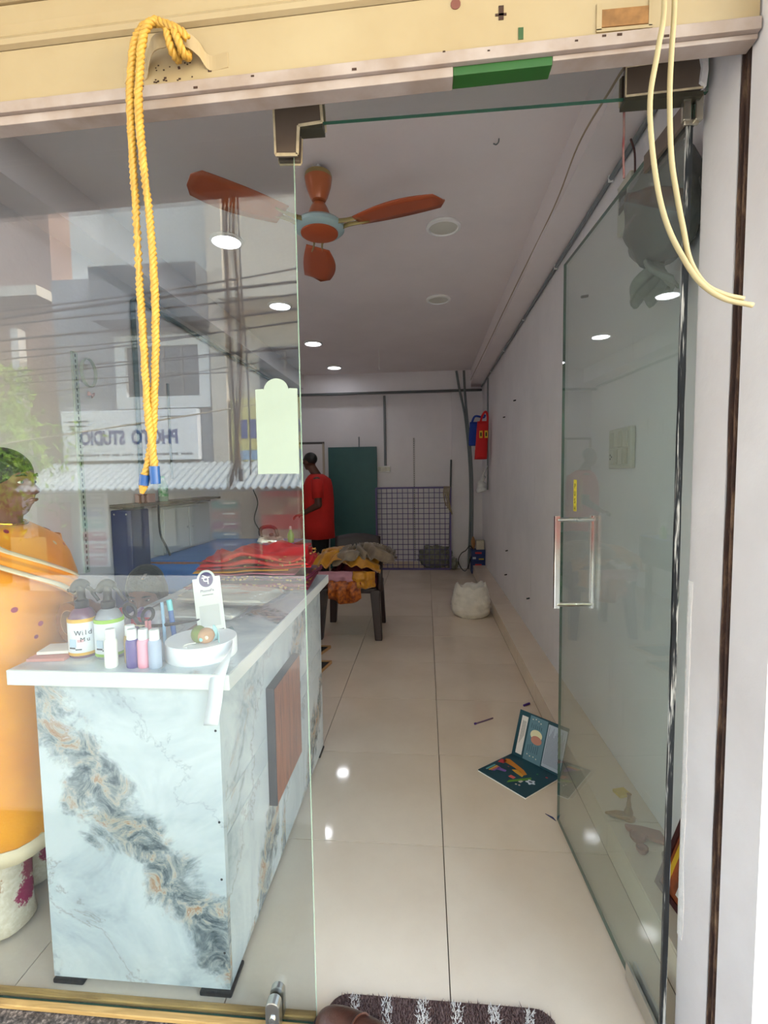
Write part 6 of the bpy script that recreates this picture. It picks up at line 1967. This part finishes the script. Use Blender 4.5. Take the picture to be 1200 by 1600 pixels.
mb = MB(); mb.loft([ell_ring(GX, GY + cy, z, rx, ry, 30, .05, 4.0) for z, cy, rx, ry in ((.73, 0, .06, .055), (.705, 0, .13, .075), (.66, 0, .165, .10), (.55, 0, .16, .108), (.42, -.02, .165, .13), (.36, -.04, .175, .16))], caps=False); mb.build('top', mat('grey_violet_top', '#8a8698', .8), gl, smooth=True, solid=.003)
mb = MB(); mb.loft([ell_ring(GX, GY - .15, z, rx, ry, 30, .06, 4.0, 9, .02) for z, rx, ry in ((.44, .14, .13), (.45, .165, .19), (.30, .18, .20), (.15, .185, .20))], caps=True); mb.build('skirt', mat('plum_skirt', '#4a2a48', .8), gl, smooth=True)
stl = thing('stool', 'low plastic stool under the seated child', 'stool', (GX, GY + .03, 0))
mb = MB(); mb.prism(rounded(GX - .13, GX + .13, GY - .08, GY + .14, .03), lambda a, b2, d: (a, b2, d), .285, .31); mb.build('seat', M_CHAIR, stl, bevel=.006)
for sx in (-1, 1):
    for y in (GY - .06, GY + .12): MB().beam((GX + sx * .11, y, .287), (GX + sx * .125, y, 0), .025, .02, (0, 1, 0)).build('leg', M_CHAIR, stl)
# ------------------------------------------------------------------ the other side of the street (seen mirrored in the glass)
YO = -6.78
M_GREYB = mat('grey_building', '#9da0a4', .8, var=.08, vscale=2)
M_BEIGEB = mat('beige_building', '#d2c8b8', .8, var=.08, vscale=2)
M_CREAMB = mat('cream_upper_storey', '#e6e4de', .8, var=.06)
M_BROWNB = mat('brown_building', '#a08578', .8, var=.1, vscale=2)
M_DARKW = mat('dark_window_glass', '#54555a', .15, spec=.7)
bl_ = thing('building', 'grey building with white framed window across the street', 'building', (-5.6, -9.0, -.46))
MB().box(-7.16, -4.0, YO - 5, YO, -.46, 5.25).build('wall', M_GREYB, bl_)
MB().box(-7.16, -4.0, YO - 5, YO - .6, 5.25, 9.5).build('upper_wall', M_CREAMB, bl_)
MB().box(-6.0, -4.0, YO, YO + .55, 4.28, 5.22).build('balcony_box', mat('slate_balcony', '#6c747a', .8), bl_)
wn_ = MB().box(-5.70, -4.22, YO - .01, YO + .02, 2.96, 3.95).build('window', M_DARKW, bl_)
for nm, r_ in (('window_frame', (-5.88, -5.68, 2.76, 4.12)), ('window_frame', (-4.23, -4.02, 2.76, 4.12)), ('window_frame', (-5.68, -4.23, 3.92, 4.12)), ('window_frame', (-5.68, -4.23, 2.76, 2.98))):
    MB().box(r_[0], r_[1], YO + .001, YO + .10, r_[2], r_[3]).build(nm, mat('white_window_surround', '#e3e3e0', .7), bl_)
for x in (-5.31, -4.95, -4.59): MB().box(x - .02, x + .02, YO + .02, YO + .05, 2.98, 3.92).build('window_mullion', mat('mullion_grey', '#8d8882', .7), bl_)
MB().box(-5.68, -4.23, YO + .02, YO + .045, 3.42, 3.45).build('window_mullion', MATS['mullion_grey'], bl_)
# signboard
sg = thing('signboard', 'white photo studio signboard across the street', 'signboard', (-5.6, YO + .1, 1.78))
MB().box(-7.0, -4.27, YO + .002, YO + .16, 1.775, 2.73).build('board', mat('sign_white', '#f2f2f2', .5), sg, bevel=.01)
M_SBLUE = mat('sign_blue', '#40548e', .6)
Fs = lambda x, z: frame((x, YO + .162, z), (-1, 0, 0), (0, 0, 1))
text('lettering', 'PHOTO', .36, M_SBLUE, Fs(-4.66, 2.09), sg, .004, xs=.74, bold=.014)
text('lettering', 'STUDIO', .36, M_SBLUE, Fs(-5.72, 2.09), sg, .004, xs=.70, bold=.014)
mb = MB(); random.seed(4)
x = -4.40
while x > -6.85:
    w = random.uniform(.03, .07)
    mb.box(x - w, x, YO + .160, YO + .164, 1.865, 1.905); x -= w + random.choice((.015, .02, .06))
mb.build('small_print', mat('sign_grey_print', '#6d6f76', .7), sg)
mb = MB(); mb.box(-6.85, -6.45, YO + .160, YO + .164, 2.52, 2.55); mb.box(-6.85, -6.5, YO + .160, YO + .164, 2.43, 2.46); mb.box(-5.0, -4.45, YO + .160, YO + .164, 2.58, 2.60); mb.box(-5.75, -5.4, YO + .160, YO + .164, 2.44, 2.47); mb.build('small_print', MATS['sign_grey_print'], sg)
# corrugated awning
aw = thing('awning', 'pale corrugated sheet awning across the street', 'awning', (-4.5, -6.1, 1.2))
mb = MB(); mb.grid(lambda u, v: Vector((-7.05 + 5.4 * u - .25 * (1 - v) * (1 - u), YO + .002 + 1.30 * v, 1.74 - .50 * v ** 1.25 + .022 * math.sin(u * 5.4 * 2 * math.pi / .13))), 340, 6)
mb.build('corrugated_sheet', mat('galvanised_sheet', '#c9cfce', .5, .1, var=.08), aw, smooth=True, solid=.004)
MB().cyl((-6.9, YO + 1.27, 1.205), (-1.7, YO + 1.27, 1.205), .02, n=8).build('front_rail', M_PVC_D, aw)
for x in (-6.6, -4.6, -2.6): MB().cyl((x, YO + .01, 1.3), (x, YO + 1.2, 1.19), .015, n=8).build('strut', M_PVC_D, aw)
# shop bay below the awning: boards and posters
def board(x0, x1, z0, z1, y, bands, label, base):
    t = thing('poster_board', label, 'poster', ((x0 + x1) / 2, y, z0))
    MB().box(x0, x1, y - .03, y, z0, z1).build('board', base, t)
    n = len(bands); hgt = (z1 - z0) / n
    for k, c2 in enumerate(bands):
        zz = z1 - (k + 1) * hgt
        p = MB().box(x0 + .05, x1 - .05, y, y + .006, zz + .03, zz + hgt - .03).build('service_strip', mat('strip_' + c2, c2, .6), t)
        MB().box(x0 + .26, x1 - .1, y + .006, y + .009, zz + hgt * .55, zz + hgt * .72).build('strip_text', mat('strip_white', '#dcdcdc', .6), p)
M_PB = mat('poster_base', '#cfcfd2', .6)
board(-6.60, -6.03, -.25, 1.16, YO + .35, ['#7d7f88', '#6f86b8', '#86b2b4', '#b46a7c', '#b8848c', '#c2969c'], 'poster board with six service strips across the street', M_PB)
board(-4.02, -3.42, .05, 1.02, YO + .35, ['#3f8f8c', '#a0706c', '#8a4a78', '#2f6f9a', '#a08c84'], 'poster board with five dark strips across the street', mat('poster_base_dark', '#8d8480', .6))
t = thing('shop_banner', 'red and cream shop banner under the awning across the street', 'banner', (-2.4, YO + .3, .1))
MB().box(-3.10, -1.2, YO + .25, YO + .27, -.1, 1.16).build('banner', mat('banner_cream', '#b9a58c', .7, col2='#8d2f2a', vscale=3), t)
for z0, z1 in ((1.05, 1.16), (.45, .72), (-.05, .2)): MB().box(-3.05, -1.25, YO + .27, YO + .276, z0, z1).build('red_band', mat('banner_red', '#b02b2b', .6), t)
tag(MB().box(-7.35, -7.03, YO + .02, YO + .3, -.46, .98).build('red_pillar', mat('dull_red_paint', '#a8545a', .7)), 'dull red pillar at the corner across the street', 'pillar')
t = thing('shop_bay', 'dark recessed shop bay beneath the awning across the street', 'shop bay', (-5, YO, -.46))
for x0, x1 in ((-5.9, -4.15), (-3.3, -3.12)):
    MB().box(x0, x1, YO + .001, YO + .02, -.46, 1.2).build('shutter_panel', mat('grey_panel', '#80807e', .6), t)
for k in range(5): MB().box(-5.86 + .35 * k, -5.56 + .35 * k, YO + .02, YO + .03, .1, 1.1).build('display_sheet', mat('display_%d' % (k % 3), ['#b9b5b0', '#a09aa0', '#c9c4bc'][k % 3], .7), t)
tag(MB().box(-7.0, -2.0, YO + .9, YO + 1.15, -.53, -.30).build('kerb_stone', mat('white_kerb', '#e9e4d8', .7)), 'pale kerb stone along the pavement across the street', 'kerb')
# beige neighbour
bg = thing('building', 'beige building with yellow signboard across the street', 'building', (-2.0, -9.0, -.46))
MB().box(-3.99, 3.0, YO - 5, YO - .05, -.46, 9.5).build('wall', M_BEIGEB, bg)
MB().box(-3.99, -3.70, YO - .05, YO + .12, 1.2, 9.5).build('pilaster', M_BEIGEB, bg)
o = MB().box(-3.1, -1.2, YO - .06, YO - .02, 2.95, 3.85).build('window', M_DARKW, bg)
for x in (-2.6, -2.1, -1.6): MB().box(x - .02, x + .02, YO - .02, YO + .02, 2.95, 3.85).build('window_mullion', MATS['mullion_grey'], bg)
MB().box(-3.6, -.5, YO - .05, YO + .6, 4.55, 4.7).build('sunshade', M_BEIGEB, bg)
ysg = thing('signboard', 'yellow signboard with blue lettering across the street', 'signboard', (-2.4, YO, 1.9))
MB().box(-3.64, -.9, YO - .02, YO + .10, 1.72, 2.90).build('board', mat('sign_yellow', '#d8cb7c', .6), ysg)
MB().box(-3.60, -.92, YO + .1, YO + .105, 1.75, 1.93).build('blue_band', mat('sign_pale_blue', '#8fb0cc', .6), ysg)
text('lettering', 'A', .5, M_SBLUE, Fs(-2.18, 2.15), ysg, .004)
mb = MB()
for k in range(4): mb.box(-3.45 + .17 * k, -3.33 + .17 * k, YO + .1, YO + .106, 2.15, 2.50)
mb.build('lettering_blocks', M_SBLUE, ysg)
# brown building farther off, pole
bb_ = thing('building', 'brown building with white column down the street', 'building', (-15, -14, -.46))
MB().box(-24, -11.9, -18, -12.8, -.46, 15).build('wall', M_BROWNB, bb_)
MB().box(-13.2, -12.95, -12.8, -12.5, -.46, 6.3).build('column', mat('white_column', '#dcd8d0', .7), bb_)
for x in (-15.5, -18.5, -21.5): MB().box(x - .7, x + .7, -12.81, -12.76, 3.2, 5.0).build('window', M_DARKW, bb_)
MB().box(-24, -11.8, -12.9, -12.0, 7.1, 7.4).build('roof_slab', M_BEIGEB, bb_)
bc_ = thing('building', 'pale far building closing the street at left', 'building', (-30, -4, -.46))
MB().box(-38, -31, -12, 6, -.75, 8).build('wall', M_CREAMB, bc_)
for k in range(4): MB().box(-31.01, -30.95, -9 + 4 * k, -7.4 + 4 * k, 2.5, 4.3).build('window', M_DARKW, bc_)
# tree
random.seed(21)
tr_ = thing('tree', 'leafy green street tree across the road at left', 'tree', (-7.6, -5.9, -.46))
MB().tube(spline([(-7.75, -5.95, -.46), (-7.7, -5.95, .6), (-7.6, -5.9, 1.5), (-7.4, -5.85, 2.4)], 5), [.10 - .004 * i for i in range(16)], 10).build('trunk', mat('bark', '#5b4a3a', .9, var=.2), tr_, smooth=True)
mb = MB()
for k in range(2600):
    if k < 600:
        c = Vector((-7.0 + random.gauss(0, .10), -5.6 + random.gauss(0, .15), random.uniform(1.6, 3.35)))
    else:
        c = Vector((-7.7, -5.8, 1.75)) + Vector((random.gauss(0, .55), random.gauss(0, .4), random.gauss(0, .5)))
    q = Euler((random.uniform(0, 6.3), random.uniform(0, 6.3), random.uniform(0, 6.3))).to_matrix()
    l = random.uniform(.05, .09)
    mb.add([c + q @ Vector(p) for p in ((-l, 0, 0), (0, -l * .35, .008), (l, 0, 0), (0, l * .35, .008))], [(0, 1, 2, 3)])
o = mb.build('foliage', mat('leaf_green', '#9dbb3c', .5, var=.35, vscale=4, col2='#5f8a26'), tr_, fix=False); o['kind'] = 'stuff'
# overhead cables
random.seed(8)
M_WIRE = mat('overhead_cable', '#2c2a2a', .7)
spec = [(3.19, 3.44, .012, 'thick sagging overhead cable, highest of the bundle'), (3.12, 3.36, .008, 'overhead cable just below the thick one'), (2.98, 3.24, .010, 'overhead cable second from the top over the street'), (2.90, 3.10, .006, 'thin overhead cable third from the top'),
        (2.78, 3.02, .006, 'thin overhead cable crossing the grey building window top'), (2.66, 2.75, .005, 'thin overhead cable across the window middle'), (2.58, 2.78, .005, 'thin overhead cable crossing above the signboard window sill'), (2.50, 2.60, .004, 'thinnest overhead cable nearly level'), (1.80, 2.30, .006, 'low pale overhead cable over the signboard'), (3.30, 3.62, .007, 'overhead cable near the canopy edge, top left'), (2.40, 2.70, .004, 'thin overhead cable low over the beige wall')]
for k, (za, zb, r, lab) in enumerate(spec):
    y = -2.9 - .06 * (k % 4)
    slope = (zb - za) / 3.48
    pts = []
    for i in range(13):
        xx = -13 + 16.5 * i / 12
        z = za + slope * (xx + 4.7) + .03 * math.sin(i * 1.1 + k) + .010 * ((xx + 3) ** 2) * .35
        pts.append((xx, y, z))
    cable('overhead_cable', pts, r * 1.4, lab, M_WIRE if k != 8 else mat('pale_overhead_cable', '#c9b89a', .7), 'cable')
for x, lab in ((-1.69, 'black cable hanging down outside, left of a pair'), (-1.555, 'black cable hanging down outside, right of a pair')):
    cable('drop_cable', [(x, -1.9, 5.2), (x, -1.9, 3.8), (x + .004, -1.9, 3.1), (x + .03, -1.9, 2.4), (x + .035, -1.9, 1.8), (x + .03, -1.9, 1.42)], .007, lab, M_WIRE)
for o in bpy.data.objects:
    if '_w' in o.keys():
        del o['_w']
